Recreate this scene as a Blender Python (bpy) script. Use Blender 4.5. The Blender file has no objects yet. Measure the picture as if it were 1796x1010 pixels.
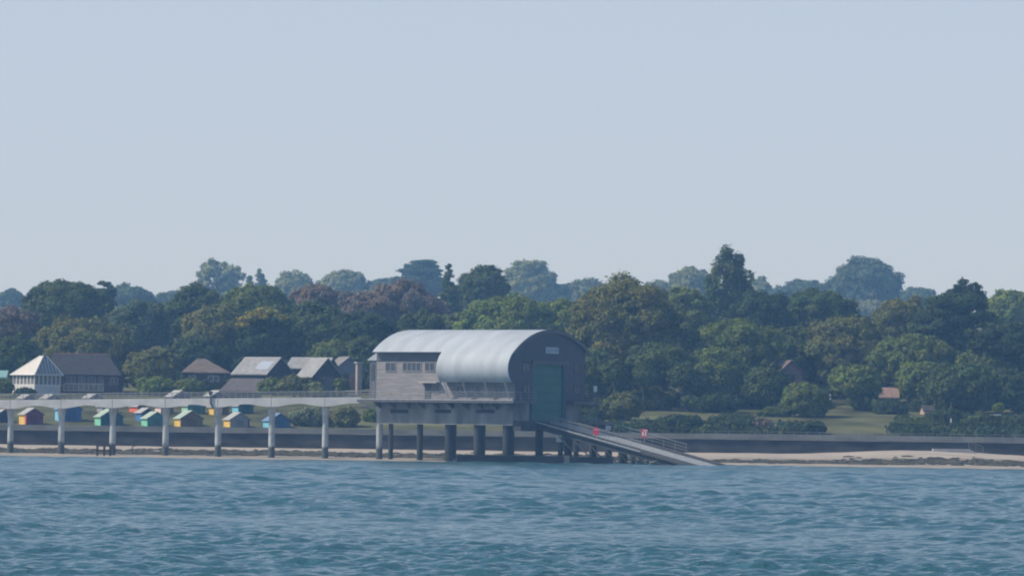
import bpy, math, random
import numpy as np
from mathutils import Vector, Matrix

sc = bpy.context.scene
COL = sc.collection
R = math.radians
rng = np.random.default_rng(7)
random.seed(7)

# ------------------------------------------------------------------ camera model
F = 9240.0            # focal length in photograph pixels (1796 wide)
CAM = np.array([0.0, 0.0, 5.0])
PITCH = math.atan(240.0 / F)
ROLL = 0.0131
fwd = np.array([0, math.cos(PITCH), math.sin(PITCH)])
r0 = np.array([1.0, 0, 0]); u0 = np.array([0, -math.sin(PITCH), math.cos(PITCH)])
rgt = r0 * math.cos(ROLL) + u0 * math.sin(ROLL)
upv = -r0 * math.sin(ROLL) + u0 * math.cos(ROLL)

def ray(px, py):
    return fwd + (px - 898.0) / F * rgt + (505.0 - py) / F * upv
def P(px, py, d):
    """world point at distance d (along +Y) seen at photograph pixel px,py"""
    r = ray(px, py); t = d / r[1]
    return CAM + r * t
def ppm(d): return F / d

cam_d = bpy.data.cameras.new('camera'); cam = bpy.data.objects.new('camera', cam_d); COL.objects.link(cam)
cam_d.sensor_width = 36.0; cam_d.lens = 36.0 * F / 1796.0
cam_d.clip_start = 1.0; cam_d.clip_end = 12000.0
m3 = Matrix(((rgt[0], upv[0], -fwd[0]), (rgt[1], upv[1], -fwd[1]), (rgt[2], upv[2], -fwd[2])))
cam.matrix_world = Matrix.Translation(Vector(CAM)) @ m3.to_4x4()
sc.camera = cam

# ------------------------------------------------------------------ light
SUN_EL, ALPHA = R(45), R(-4)
sdir = Vector((-math.cos(ALPHA) * math.cos(SUN_EL), math.sin(ALPHA) * math.cos(SUN_EL), math.sin(SUN_EL)))
sl = bpy.data.lights.new('sun', 'SUN'); so = bpy.data.objects.new('sun', sl); COL.objects.link(so)
sl.energy = 4.1; sl.angle = R(0.5); sl.color = (1.0, 0.93, 0.82)
so.rotation_euler = sdir.to_track_quat('Z', 'Y').to_euler()
so.location = (-200, 700, 300)
w = bpy.data.worlds.new('World'); sc.world = w; w.use_nodes = True
nt = w.node_tree
bg = nt.nodes['Background']
sky = nt.nodes.new('ShaderNodeTexSky'); sky.sky_type = 'NISHITA'; sky.sun_disc = False
sky.sun_elevation = SUN_EL; sky.sun_rotation = math.atan2(sdir.x, sdir.y) % (2 * math.pi)
sky.air_density = 0.6; sky.dust_density = 0.8; sky.ozone_density = 2.0; sky.altitude = 0
mul = nt.nodes.new('ShaderNodeMix'); mul.data_type = 'RGBA'; mul.blend_type = 'MULTIPLY'
mul.inputs[0].default_value = 1.0; mul.inputs[7].default_value = (0.86, 1.0, 1.05, 1)
nt.links.new(sky.outputs[0], mul.inputs[6])
# milky haze layer of the sky, thick near the horizon and thin overhead
wtc = nt.nodes.new('ShaderNodeTexCoord'); wsx = nt.nodes.new('ShaderNodeSeparateXYZ'); nt.links.new(wtc.outputs['Generated'], wsx.inputs[0])
wmr = nt.nodes.new('ShaderNodeMapRange'); wmr.interpolation_type = 'SMOOTHSTEP'
wmr.inputs[1].default_value = 0.02; wmr.inputs[2].default_value = 0.36; wmr.inputs[3].default_value = 0.88; wmr.inputs[4].default_value = 0.08
nt.links.new(wsx.outputs[2], wmr.inputs[0])
veil = nt.nodes.new('ShaderNodeMix'); veil.data_type = 'RGBA'; veil.inputs[7].default_value = (3.62, 4.04, 4.80, 1)
nt.links.new(wmr.outputs[0], veil.inputs[0]); nt.links.new(mul.outputs[2], veil.inputs[6]); nt.links.new(veil.outputs[2], bg.inputs[0])
bg.inputs[1].default_value = 0.15
sc.view_settings.view_transform = 'Standard'; sc.view_settings.look = 'None'
sc.view_settings.exposure = 0.0; sc.view_settings.gamma = 1.0
sc.cycles.volume_bounces = 1; sc.cycles.max_bounces = 6; sc.cycles.transparent_max_bounces = 8
sc.cycles.filter_width = 2.0

# ------------------------------------------------------------------ materials
MATS = {}
def mat(name, col, rough=0.7, metal=0.0, var=0.12, scale=1.5, bump=0.0, bscale=8.0, spec=0.3, stretch=(1, 1, 1), stain=None, lines=None):
    """Principled surface whose colour wanders a little with 3-D noise in object space."""
    if name in MATS: return MATS[name]
    m = bpy.data.materials.new(name); m.use_nodes = True
    n = m.node_tree; b = n.nodes['Principled BSDF']
    b.inputs['Roughness'].default_value = rough; b.inputs['Metallic'].default_value = metal
    b.inputs['Specular IOR Level'].default_value = spec
    tc = n.nodes.new('ShaderNodeTexCoord'); mp = n.nodes.new('ShaderNodeMapping'); mp.inputs['Scale'].default_value = stretch
    n.links.new(tc.outputs['Object'], mp.inputs[0])
    no = n.nodes.new('ShaderNodeTexNoise'); no.inputs['Scale'].default_value = scale; no.inputs['Detail'].default_value = 6
    n.links.new(mp.outputs[0], no.inputs['Vector'])
    cr = n.nodes.new('ShaderNodeValToRGB'); e = cr.color_ramp.elements
    e[0].position = 0.3; e[1].position = 0.7
    e[0].color = tuple(max(0, c * (1 - var * 1.6)) for c in col) + (1,)
    e[1].color = tuple(min(1, c * (1 + var)) for c in col) + (1,)
    n.links.new(no.outputs[0], cr.inputs[0])
    out = cr.outputs[0]
    if lines:                      # (axis, period, darkness): joints between boards or courses
        axis, per, dk = lines
        sx = n.nodes.new('ShaderNodeSeparateXYZ'); n.links.new(tc.outputs['Object'], sx.inputs[0])
        dv = n.nodes.new('ShaderNodeMath'); dv.operation = 'DIVIDE'; dv.inputs[1].default_value = per
        n.links.new(sx.outputs[axis], dv.inputs[0])
        fr = n.nodes.new('ShaderNodeMath'); fr.operation = 'FRACT'; n.links.new(dv.outputs[0], fr.inputs[0])
        lt = n.nodes.new('ShaderNodeMath'); lt.operation = 'LESS_THAN'; lt.inputs[1].default_value = 0.18
        n.links.new(fr.outputs[0], lt.inputs[0])
        mx = n.nodes.new('ShaderNodeMix'); mx.data_type = 'RGBA'; mx.blend_type = 'MULTIPLY'
        ml = n.nodes.new('ShaderNodeMath'); ml.operation = 'MULTIPLY'; ml.inputs[1].default_value = dk
        n.links.new(lt.outputs[0], ml.inputs[0]); n.links.new(ml.outputs[0], mx.inputs[0])
        n.links.new(out, mx.inputs[6]); mx.inputs[7].default_value = (0.25, 0.25, 0.25, 1); out = mx.outputs[2]
    if stain:                      # (z0, z1, colour): weed and wet growth up to a ragged height
        z0, z1, sc_ = stain
        sx = n.nodes.new('ShaderNodeSeparateXYZ'); n.links.new(tc.outputs['Object'], sx.inputs[0])
        ad = n.nodes.new('ShaderNodeMath'); ad.operation = 'MULTIPLY_ADD'; ad.inputs[1].default_value = 1.2
        n.links.new(no.outputs[0], ad.inputs[0]); n.links.new(sx.outputs[2], ad.inputs[2])
        mr = n.nodes.new('ShaderNodeMapRange'); mr.inputs[1].default_value = z0 + 0.6; mr.inputs[2].default_value = z1 + 0.6
        mr.inputs[3].default_value = 1; mr.inputs[4].default_value = 0
        n.links.new(ad.outputs[0], mr.inputs[0])
        mx = n.nodes.new('ShaderNodeMix'); mx.data_type = 'RGBA'
        n.links.new(mr.outputs[0], mx.inputs[0]); n.links.new(out, mx.inputs[6]); mx.inputs[7].default_value = sc_ + (1,)
        out = mx.outputs[2]
    n.links.new(out, b.inputs['Base Color'])
    if bump:
        n2 = n.nodes.new('ShaderNodeTexNoise'); n2.inputs['Scale'].default_value = bscale; n2.inputs['Detail'].default_value = 5
        n.links.new(mp.outputs[0], n2.inputs['Vector'])
        bp = n.nodes.new('ShaderNodeBump'); bp.inputs['Strength'].default_value = bump; bp.inputs['Distance'].default_value = 0.1
        n.links.new(n2.outputs[0], bp.inputs['Height']); n.links.new(bp.outputs[0], b.inputs['Normal'])
    MATS[name] = m
    return m

def leafmat(name, col, trans=0.26):
    if name in MATS: return MATS[name]
    m = bpy.data.materials.new(name); m.use_nodes = True
    n = m.node_tree; n.nodes.remove(n.nodes['Principled BSDF']); out = n.nodes['Material Output']
    at = n.nodes.new('ShaderNodeAttribute'); at.attribute_name = 'tone'
    mx = n.nodes.new('ShaderNodeMix'); mx.data_type = 'RGBA'; mx.blend_type = 'MULTIPLY'; mx.inputs[0].default_value = 1
    mx.inputs[6].default_value = tuple(col) + (1,)
    n.links.new(at.outputs['Color'], mx.inputs[7])
    d = n.nodes.new('ShaderNodeBsdfDiffuse'); t = n.nodes.new('ShaderNodeBsdfTranslucent')
    n.links.new(mx.outputs[2], d.inputs[0]); n.links.new(mx.outputs[2], t.inputs[0])
    ms = n.nodes.new('ShaderNodeMixShader'); ms.inputs[0].default_value = trans
    n.links.new(d.outputs[0], ms.inputs[1]); n.links.new(t.outputs[0], ms.inputs[2]); n.links.new(ms.outputs[0], out.inputs[0])
    MATS[name] = m
    return m

# ------------------------------------------------------------------ mesh helper
class MB:
    def __init__(s): s.v = []; s.f = []
    def quad(s, *pts):
        i = len(s.v); s.v += [tuple(p) for p in pts]; s.f.append(tuple(range(i, i + len(pts)))); return s
    def box(s, x0, x1, y0, y1, z0, z1):
        i = len(s.v)
        s.v += [(x0, y0, z0), (x1, y0, z0), (x1, y1, z0), (x0, y1, z0), (x0, y0, z1), (x1, y0, z1), (x1, y1, z1), (x0, y1, z1)]
        s.f += [tuple(i + k for k in q) for q in ((3, 2, 1, 0), (4, 5, 6, 7), (0, 1, 5, 4), (1, 2, 6, 5), (2, 3, 7, 6), (3, 0, 4, 7))]
        return s
    def bar(s, a, b, r, r2=None, n=6):
        a = Vector(a); b = Vector(b); r2 = r if r2 is None else r2
        z = (b - a).normalized(); x = z.orthogonal().normalized(); y = z.cross(x)
        i = len(s.v)
        for c, rr in ((a, r), (b, r2)):
            for k in range(n):
                t = 2 * math.pi * (k + 0.5) / n
                s.v.append(tuple(c + x * math.cos(t) * rr + y * math.sin(t) * rr))
        for k in range(n): s.f.append((i + k, i + (k + 1) % n, i + n + (k + 1) % n, i + n + k))
        s.f.append(tuple(i + k for k in reversed(range(n)))); s.f.append(tuple(i + n + k for k in range(n)))
        return s
    def lathe(s, x, y, prof, n=14):
        i = len(s.v)
        for z, r in prof:
            for k in range(n):
                t = 2 * math.pi * k / n; s.v.append((x + r * math.cos(t), y + r * math.sin(t), z))
        m = len(prof)
        for j in range(m - 1):
            for k in range(n):
                s.f.append((i + j * n + k, i + j * n + (k + 1) % n, i + (j + 1) * n + (k + 1) % n, i + (j + 1) * n + k))
        s.f.append(tuple(i + k for k in reversed(range(n)))); s.f.append(tuple(i + (m - 1) * n + k for k in range(n)))
        return s
    def prism(s, poly, axis, a, b):
        """polygon of (p,q) extruded along axis 0 (x) : p=y q=z; axis 1 (y): p=x q=z"""
        i = len(s.v); n = len(poly)
        for c in (a, b):
            for p, q in poly: s.v.append((c, p, q) if axis == 0 else (p, c, q))
        s.f.append(tuple(i + k for k in range(n))); s.f.append(tuple(i + n + k for k in reversed(range(n))))
        for k in range(n): s.f.append((i + (k + 1) % n, i + k, i + n + k, i + n + (k + 1) % n))
        return s
    def strip(s, profA, profB):
        i = len(s.v); n = len(profA); s.v += [tuple(p) for p in profA] + [tuple(p) for p in profB]
        for k in range(n - 1): s.f.append((i + k, i + k + 1, i + n + k + 1, i + n + k))
        return s
    def build(s, name, m, parent=None, smooth=False, fix=True):
        me = bpy.data.meshes.new(name); me.from_pydata(s.v, [], s.f)
        if fix:
            import bmesh
            bm = bmesh.new(); bm.from_mesh(me); bmesh.ops.recalc_face_normals(bm, faces=bm.faces); bm.to_mesh(me); bm.free()
        me.materials.append(m)
        if smooth: me.polygons.foreach_set('use_smooth', [True] * len(me.polygons))
        me.update()
        o = bpy.data.objects.new(name, me); COL.objects.link(o)
        if parent is not None: o.parent = parent
        return o

def tag(o, label=None, cat=None, group=None, kind=None):
    if label: o['label'] = label
    if cat: o['category'] = cat
    if group: o['group'] = group
    if kind: o['kind'] = kind
    return o
def empty(name, loc, rz=0.0, label=None, cat=None, group=None):
    o = bpy.data.objects.new(name, None); COL.objects.link(o); o.location = tuple(loc); o.rotation_euler = (0, 0, rz)
    o.empty_display_size = 0.5
    return tag(o, label, cat, group)
def kids(o): return [c for c in COL.objects if c.parent == o]
def copy_tree(o, parent=None):
    c = o.copy(); COL.objects.link(c)
    if parent is not None: c.parent = parent
    for ch in list(o.children): copy_tree(ch, c)
    return c

def npmesh(name, co, faces_n, idx, m, parent=None, smooth=False, tone=None):
    """fast mesh: co (N,3); faces all with faces_n corners; idx flat"""
    me = bpy.data.meshes.new(name)
    nf = len(idx) // faces_n
    me.vertices.add(len(co)); me.vertices.foreach_set('co', np.asarray(co, np.float32).ravel())
    me.loops.add(len(idx)); me.loops.foreach_set('vertex_index', np.asarray(idx, np.int32))
    me.polygons.add(nf); me.polygons.foreach_set('loop_start', np.arange(nf, dtype=np.int32) * faces_n)
    me.polygons.foreach_set('loop_total', np.full(nf, faces_n, np.int32))
    if smooth: me.polygons.foreach_set('use_smooth', np.ones(nf, bool))
    if tone is not None:
        a = me.attributes.new('tone', 'FLOAT_COLOR', 'FACE' if len(tone) == nf else 'POINT')
        a.data.foreach_set('color', np.asarray(tone, np.float32).ravel())
    me.materials.append(m); me.update(calc_edges=True)
    o = bpy.data.objects.new(name, me); COL.objects.link(o)
    if parent is not None: o.parent = parent
    return o

# ------------------------------------------------------------------ palette
concrete = mat('pale_concrete', (0.46, 0.45, 0.43), 0.85, var=0.14, scale=0.7, bump=0.2)
girder_m = mat('girder_concrete', (0.60, 0.60, 0.585), 0.85, var=0.10, scale=0.6, bump=0.2)
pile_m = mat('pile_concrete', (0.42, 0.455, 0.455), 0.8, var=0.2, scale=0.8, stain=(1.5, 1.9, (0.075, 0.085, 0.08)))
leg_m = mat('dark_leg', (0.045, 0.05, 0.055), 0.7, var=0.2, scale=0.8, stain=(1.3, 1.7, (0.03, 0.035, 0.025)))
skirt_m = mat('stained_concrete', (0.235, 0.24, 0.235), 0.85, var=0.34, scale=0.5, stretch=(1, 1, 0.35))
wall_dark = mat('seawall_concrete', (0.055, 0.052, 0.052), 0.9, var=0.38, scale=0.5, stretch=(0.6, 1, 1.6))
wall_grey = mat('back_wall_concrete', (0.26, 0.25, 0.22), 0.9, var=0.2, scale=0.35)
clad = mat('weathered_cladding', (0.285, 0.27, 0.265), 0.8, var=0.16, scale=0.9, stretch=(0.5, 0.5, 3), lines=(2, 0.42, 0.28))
clad_shaded = mat('shaded_gable_cladding', (0.070, 0.080, 0.105), 0.6, var=0.08, scale=0.6, lines=(1, 0.6, 0.25))  # hall cladding darkened, the shade of this end is in the colour
eave_shade = mat('eave_shadow', (0.13, 0.13, 0.145), 0.6, lines=(2, 0.3, 0.6))  # dark tone for the roof overhang's shadow on the side wall
alu = mat('ribbed_aluminium', (0.42, 0.455, 0.49), 0.62, metal=0.0, var=0.11, scale=0.6, spec=0.3, stretch=(1, 0.25, 0.25))
trim = mat('dark_trim', (0.10, 0.105, 0.12), 0.5)
door_g = mat('green_boat_door', (0.030, 0.140, 0.118), 0.5, var=0.10, scale=0.5, lines=(2, 1.15, 0.3))
glass = mat('window_glass', (0.05, 0.06, 0.075), 0.15, var=0.1, spec=0.6)
frame_w = mat('pale_frame', (0.30, 0.30, 0.31), 0.5)
steel = mat('galvanised_steel', (0.42, 0.44, 0.46), 0.5, metal=0.3)
steel_d = mat('dark_steel', (0.12, 0.12, 0.13), 0.6)
white_p = mat('white_paint', (0.78, 0.77, 0.74), 0.5, var=0.05)
red_p = mat('red_paint', (0.62, 0.05, 0.09), 0.45, var=0.06)
slip_m = mat('slipway_planks', (0.095, 0.09, 0.085), 0.95, spec=0.05, var=0.3, scale=0.7, stretch=(0.3, 3, 1))
slip_wet = mat('slipway_underside', (0.05, 0.05, 0.05), 0.85, var=0.25)
rail_m = mat('weathered_rail', (0.27, 0.28, 0.28), 0.6, var=0.1)
timber = mat('old_timber', (0.09, 0.075, 0.06), 0.9, var=0.3)
bark = mat('bark', (0.16, 0.13, 0.105), 0.9, var=0.3, scale=2)
bark_p = mat('pale_bark', (0.24, 0.20, 0.165), 0.9, var=0.3, scale=2)

# ------------------------------------------------------------------ terrain
def hit(px, py):
    '''distance at which the sight line through a pixel meets the hillside'''
    for d in np.arange(773, 1500, 0.5):
        p = P(px, py, d)
        if p[2] <= ground(p[0], d): return d
    return 800.0
def vnoise(x, y, s):
    return (np.sin(x / s * 1.7 + 1.3) * np.cos(y / s * 1.3 + 0.7) + 0.6 * np.sin(x / s * 3.1 + y / s * 2.3 + 2.0)) / 1.6
TP_D = [772, 782, 796, 812, 850, 900, 950, 1050, 1200, 1400, 1800, 3000]
TP_Z = [4.05, 4.1, 5.7, 6.9, 9.1, 12.5, 15.5, 20.0, 26.0, 33.0, 43.0, 50.0]
def ground(x, y):
    z = np.interp(y, TP_D, TP_Z)
    return z + np.clip((y - 800) / 120, 0, 1) * 0.7 * vnoise(x, y, 22)
xs = np.concatenate([np.linspace(-1400, -140, 22)[:-1], np.linspace(-140, 140, 141), np.linspace(140, 1400, 22)[1:]])
ys = np.concatenate([np.arange(772.6, 870, 2.0), np.arange(870, 1200, 8), np.linspace(1200, 3000, 24)])
gx, gy = np.meshgrid(xs, ys)
gz = ground(gx, gy)
co = np.stack([gx, gy, gz], -1).reshape(-1, 3)
nx_, ny_ = len(xs), len(ys)
def grid_idx(nx_, ny_):
    i = np.arange((ny_ - 1) * nx_).reshape(ny_ - 1, nx_)[:, :-1].ravel()
    return np.stack([i, i + 1, i + 1 + nx_, i + nx_], -1).ravel()
def grassmat():
    m = mat('rough_grass', (0.105, 0.108, 0.050), 0.95, var=0.4, scale=0.12, bump=0.4, bscale=1.5, spec=0.1)
    return m
tag(npmesh('hillside', co, 4, grid_idx(nx_, ny_), grassmat(), smooth=True), kind='structure')

# beach
def beach_z(x, y):
    z = np.interp(y, [560, 640, 700, 712, 736, 752, 766], [-5.0, -2.2, 0.0, 0.10, 0.28, 0.85, 1.25])
    z = z + 0.05 * vnoise(x, y, 9) * np.clip((y - 690) / 20, 0, 1) + 0.035 * vnoise(x, y * 2, 2.7) * np.clip((y - 690) / 20, 0, 1)
    mound = np.exp(-((x - 60) / 14.0) ** 2) * np.clip((y - 728) / 26, 0, 1) * 0.85
    mound2 = 0.12 * np.exp(-((x - 30) / 12.0) ** 2) * np.clip((y - 728) / 26, 0, 1)
    return z + mound + mound2 - 0.12 * np.clip((x - 74) / 8, 0, 1) * np.clip((y - 735) / 20, 0, 1)
xs = np.concatenate([np.linspace(-1400, -130, 16)[:-1], np.linspace(-130, 130, 261), np.linspace(130, 1400, 16)[1:]])
ys = np.concatenate([np.linspace(560, 690, 14)[:-1], np.arange(690, 767, 0.8)])
gx, gy = np.meshgrid(xs, ys)
co = np.stack([gx, gy, beach_z(gx, gy)], -1).reshape(-1, 3)
def sandmat():
    m = bpy.data.materials.new('sand'); m.use_nodes = True
    n = m.node_tree; b = n.nodes['Principled BSDF']; b.inputs['Roughness'].default_value = 0.95; b.inputs['Specular IOR Level'].default_value = 0.1
    tc = n.nodes.new('ShaderNodeTexCoord'); mp = n.nodes.new('ShaderNodeMapping'); mp.inputs['Scale'].default_value = (0.12, 0.6, 1)
    n.links.new(tc.outputs['Object'], mp.inputs[0])
    no = n.nodes.new('ShaderNodeTexNoise'); no.inputs['Scale'].default_value = 1.0; no.inputs['Detail'].default_value = 8
    n.links.new(mp.outputs[0], no.inputs['Vector'])
    cr = n.nodes.new('ShaderNodeValToRGB'); e = cr.color_ramp.elements
    e[0].position = 0.35; e[0].color = (0.31, 0.27, 0.225, 1); e[1].position = 0.65; e[1].color = (0.46, 0.40, 0.335, 1)
    n.links.new(no.outputs[0], cr.inputs[0])
    # wet, weedy shingle lower down: where it lies, by distance up the beach
    sx = n.nodes.new('ShaderNodeSeparateXYZ'); n.links.new(tc.outputs['Object'], sx.inputs[0])
    ad = n.nodes.new('ShaderNodeMath'); ad.operation = 'MULTIPLY_ADD'; ad.inputs[1].default_value = 22.0
    n.links.new(no.outputs[0], ad.inputs[0]); n.links.new(sx.outputs[1], ad.inputs[2])
    r2 = n.nodes.new('ShaderNodeValToRGB'); r2.color_ramp.interpolation = 'LINEAR'
    mr = n.nodes.new('ShaderNodeMapRange'); mr.inputs[1].default_value = 700 + 11; mr.inputs[2].default_value = 766 + 11
    n.links.new(ad.outputs[0], mr.inputs[0]); n.links.new(mr.outputs[0], r2.inputs[0])
    el = r2.color_ramp.elements
    el[0].position = 0.0; el[0].color = (0.25, 0.25, 0.25, 1)
    el[1].position = 1.0; el[1].color = (0, 0, 0, 1)
    for pos, v in ((0.40, 0.22), (0.50, 0.45), (0.64, 0.5), (0.76, 0.05)):
        k = el.new(pos); k.color = (v, v, v, 1)
    mx = n.nodes.new('ShaderNodeMix'); mx.data_type = 'RGBA'
    n.links.new(r2.outputs[0], mx.inputs[0]); n.links.new(cr.outputs[0], mx.inputs[6]); mx.inputs[7].default_value = (0.10, 0.09, 0.06, 1)
    n.links.new(mx.outputs[2], b.inputs['Base Color'])
    bp = n.nodes.new('ShaderNodeBump'); bp.inputs['Strength'].default_value = 0.5; bp.inputs['Distance'].default_value = 0.2
    n.links.new(no.outputs[0], bp.inputs['Height']); n.links.new(bp.outputs[0], b.inputs['Normal'])
    return m
tag(npmesh('beach', co, 4, grid_idx(len(xs), len(ys)), sandmat(), smooth=True), kind='structure')

# sea bed under the boat, far below
bed = MB(); bed.quad((-1400, -300, -5.0), (1400, -300, -5.0), (1400, 560, -5.0), (-1400, 560, -5.0))
tag(bed.build('seabed', mat('seabed_mud', (0.06, 0.08, 0.07), 0.9)), kind='structure')

# promenade strip behind the sea wall
pm = MB(); pm.box(-1400, 1400, 766.6, 772.6, 2.4, 3.40)
tag(pm.build('promenade', mat('promenade_concrete', (0.36, 0.35, 0.33), 0.9)), kind='structure')

# sea wall
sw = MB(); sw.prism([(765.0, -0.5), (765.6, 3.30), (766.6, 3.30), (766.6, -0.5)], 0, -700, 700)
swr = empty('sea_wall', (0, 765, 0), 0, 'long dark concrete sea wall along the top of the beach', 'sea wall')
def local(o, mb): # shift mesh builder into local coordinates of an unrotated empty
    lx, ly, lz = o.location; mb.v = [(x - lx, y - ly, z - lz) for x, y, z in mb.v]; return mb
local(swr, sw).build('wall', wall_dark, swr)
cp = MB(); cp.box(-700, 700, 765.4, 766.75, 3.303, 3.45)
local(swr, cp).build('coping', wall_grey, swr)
bw = MB(); bw.box(-700, 700, 772.0, 772.6, 3.404, 4.12)
bwo = bw.build('retaining_wall', wall_grey); tag(bwo, 'low grey retaining wall behind the promenade, below the huts and gardens', 'wall')

# promenade railing on the right half
rl = empty('promenade_railing', (66, 766.9, 3.45), 0, 'thin grey post and rail fence along the promenade right of the slipway', 'railing')
for k in range(-20, 21):
    MB().bar((k * 1.9, 0, -0.03), (k * 1.9, 0, 1.05), 0.03).build('post', rail_m, rl)
m_ = MB()
for z in (0.35, 0.7, 1.05): m_.bar((-38, 0, z), (38, 0, z), 0.022)
m_.build('rail', rail_m, rl)

# ------------------------------------------------------------------ lifeboat station (local x = along the hall seaward, y = across it inland, z up)
TH = R(38.0)
O = P(903, 700, 700.0); O = np.array([O[0], O[1], 0.0])
ux = np.array([math.cos(TH), -math.sin(TH), 0]); wx = np.array([math.sin(TH), math.cos(TH), 0])
st = empty('lifeboat_station', O, -TH, 'big barrel roofed lifeboat station standing on dark legs above the water', 'lifeboat station')
def S(px, py, wv=0.0):
    r = ray(px, py); t = (wv - np.dot(CAM - O, wx)) / np.dot(r, wx); p = CAM + r * t - O
    return float(np.dot(p, ux)), float(p[2])
def G(px, py, uv=0.0):
    r = ray(px, py); t = (uv - np.dot(CAM - O, ux)) / np.dot(r, ux); p = CAM + r * t - O
    return float(np.dot(p, wx)), float(p[2])
L = -S(660, 690)[0]
W = G(1024.5, 660)[0]
ZD = S(780, 701, -1.9)[1]            # walkway level
ZE = S(720, 617, -0.9)[1]            # eave
ZA = G(962, 578.5)[1]                # crown of the vault
ZB = S(780, 744)[1]                  # underside of the concrete skirt
print('station L %.2f W %.2f deck %.2f eave %.2f apex %.2f skirt %.2f' % (L, W, ZD, ZE, ZA, ZB))
Wm = W / 2; hw = Wm + 0.9; rise = ZA - ZE; RR = (hw * hw + rise * rise) / (2 * rise); zc = ZA - RR
a0 = math.asin(hw / RR)
ARC = [(Wm + RR * math.sin(a), zc + RR * math.cos(a)) for a in np.linspace(-a0, a0, 41)]
# main shell: side walls and both gables (outside faces), walls stop just under the vault
inner = [(y, z - 0.16) for y, z in ARC if 0.0 <= y <= W]
poly = [(0.0, ZD - 0.02)] + [(0.0, inner[0][1] - 0.05)] + inner + [(W, inner[-1][1] - 0.05), (W, ZD - 0.02)]
sh = MB(); sh.prism([(y, z) for y, z in poly], 0, -L, -0.02)
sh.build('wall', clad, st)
# gable cladding panel, darkened to carry the shade of the seaward end, with the door opening left clear
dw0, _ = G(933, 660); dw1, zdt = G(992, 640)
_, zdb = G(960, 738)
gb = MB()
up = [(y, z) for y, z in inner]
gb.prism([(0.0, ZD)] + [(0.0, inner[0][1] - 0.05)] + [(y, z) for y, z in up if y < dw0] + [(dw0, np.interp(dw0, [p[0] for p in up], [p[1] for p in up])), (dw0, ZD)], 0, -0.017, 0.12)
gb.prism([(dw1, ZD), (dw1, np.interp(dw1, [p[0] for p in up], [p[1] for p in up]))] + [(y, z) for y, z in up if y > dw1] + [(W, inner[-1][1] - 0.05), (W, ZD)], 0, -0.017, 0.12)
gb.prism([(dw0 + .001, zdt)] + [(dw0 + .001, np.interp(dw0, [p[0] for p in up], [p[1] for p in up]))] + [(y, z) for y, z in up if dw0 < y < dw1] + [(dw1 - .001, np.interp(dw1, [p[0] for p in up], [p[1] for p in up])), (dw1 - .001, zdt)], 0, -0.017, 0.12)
gb.build('gable_wall', clad_shaded, st)
# roof: ribbed vault
def ribbed(name, prof, u0_, u1_, step=0.22, depth=0.032, thick=0.12):
    """sheet following prof (y,z) ribbed along x, with thickness"""
    n = int((u1_ - u0_) / step); m = len(prof); pr = np.array(prof)
    tang = np.gradient(pr, axis=0); nor = np.stack([-tang[:, 1], tang[:, 0]], -1); nor /= np.linalg.norm(nor, axis=1)[:, None]
    if nor[:, 1].mean() < 0: nor = -nor
    mb = MB()
    for k in range(n + 1):
        u = u0_ + (u1_ - u0_) * k / n; off = depth * (1 if k % 2 else 0)
        for j in range(m):
            q = pr[j] + nor[j] * off; mb.v.append((u, q[0], q[1]))
    for k in range(n):
        for j in range(m - 1):
            a = k * m + j; mb.f.append((a, a + 1, a + m + 1, a + m))
    b0 = len(mb.v)
    for k in (0, n):
        u = u0_ + (u1_ - u0_) * k / n
        for j in range(m): q = pr[j] - nor[j] * thick; mb.v.append((u, q[0], q[1]))
    for j in range(m - 1):
        mb.f.append((b0 + j, b0 + m + j, b0 + m + j + 1, b0 + j + 1))
        mb.f.append((j, b0 + j, b0 + j + 1, j + 1))
        e = n * m; mb.f.append((e + j, e + j + 1, b0 + m + j + 1, b0 + m + j))
    mb.f.append((0,) + tuple(range(m, n * m + 1, m)) + (b0 + m, b0))
    e = m - 1
    mb.f.append((e, b0 + e, b0 + m + e) + tuple(reversed(range(e, n * m + m, m)))[:-1])
    return mb
ribbed('roof', ARC, -L - 0.05, 0.35).build('roof', alu, st)
et = MB()
A2 = [(y, z + 0.05) for y, z in ARC]; A3 = [(Wm + (y - Wm) * 0.975, zc + (z - zc) * 0.965) for y, z in ARC]
et.prism(A2 + list(reversed(A3)), 0, 0.352, 0.50)
et.build('roof_edge', trim, st)
# side canopy curling down over the crew room
ub0 = S(769, 640, -1.6)[0]; ub1 = S(888, 650, -2.0)[0]
zlow = S(830, 670, -1.7)[1]
y0c, z0c = ARC[0]
tpar = np.linspace(0, 1, 16)
p0 = np.array([y0c, z0c + 0.02]); t0 = np.array([ARC[0][0] - ARC[1][0], ARC[0][1] - ARC[1][1]]); t0 /= np.linalg.norm(t0)
p3 = np.array([-1.25, zlow]); p1 = p0 + t0 * 1.9; p2 = p3 + np.array([-1.15, 1.0])
BUL = [tuple((1 - t) ** 3 * p0 + 3 * (1 - t) ** 2 * t * p1 + 3 * (1 - t) * t * t * p2 + t ** 3 * p3) for t in tpar]
BULr = list(reversed(BUL))
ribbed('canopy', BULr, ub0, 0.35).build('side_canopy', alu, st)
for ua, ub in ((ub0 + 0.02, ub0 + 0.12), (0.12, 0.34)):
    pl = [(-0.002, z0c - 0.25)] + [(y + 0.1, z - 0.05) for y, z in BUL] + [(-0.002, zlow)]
    MB().prism(pl, 0, ua, ub).build('canopy_end', clad_shaded, st)
sf = MB(); sf.box(ub0 + 0.13, 0.11, -1.15, -0.003, zlow + 0.02, zlow + 0.14); sf.build('canopy_soffit', trim, st)
# dark strip painting the overhang's shadow under the eave, uncovered half only
z1l = S(710, 633)[1]
lv = MB(); lv.box(-L + 0.05, ub0 - 0.02, -0.09, -0.003, z1l, inner[0][1] - 0.12); lv.build('eave_shadow_band', eave_shade, st)
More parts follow.
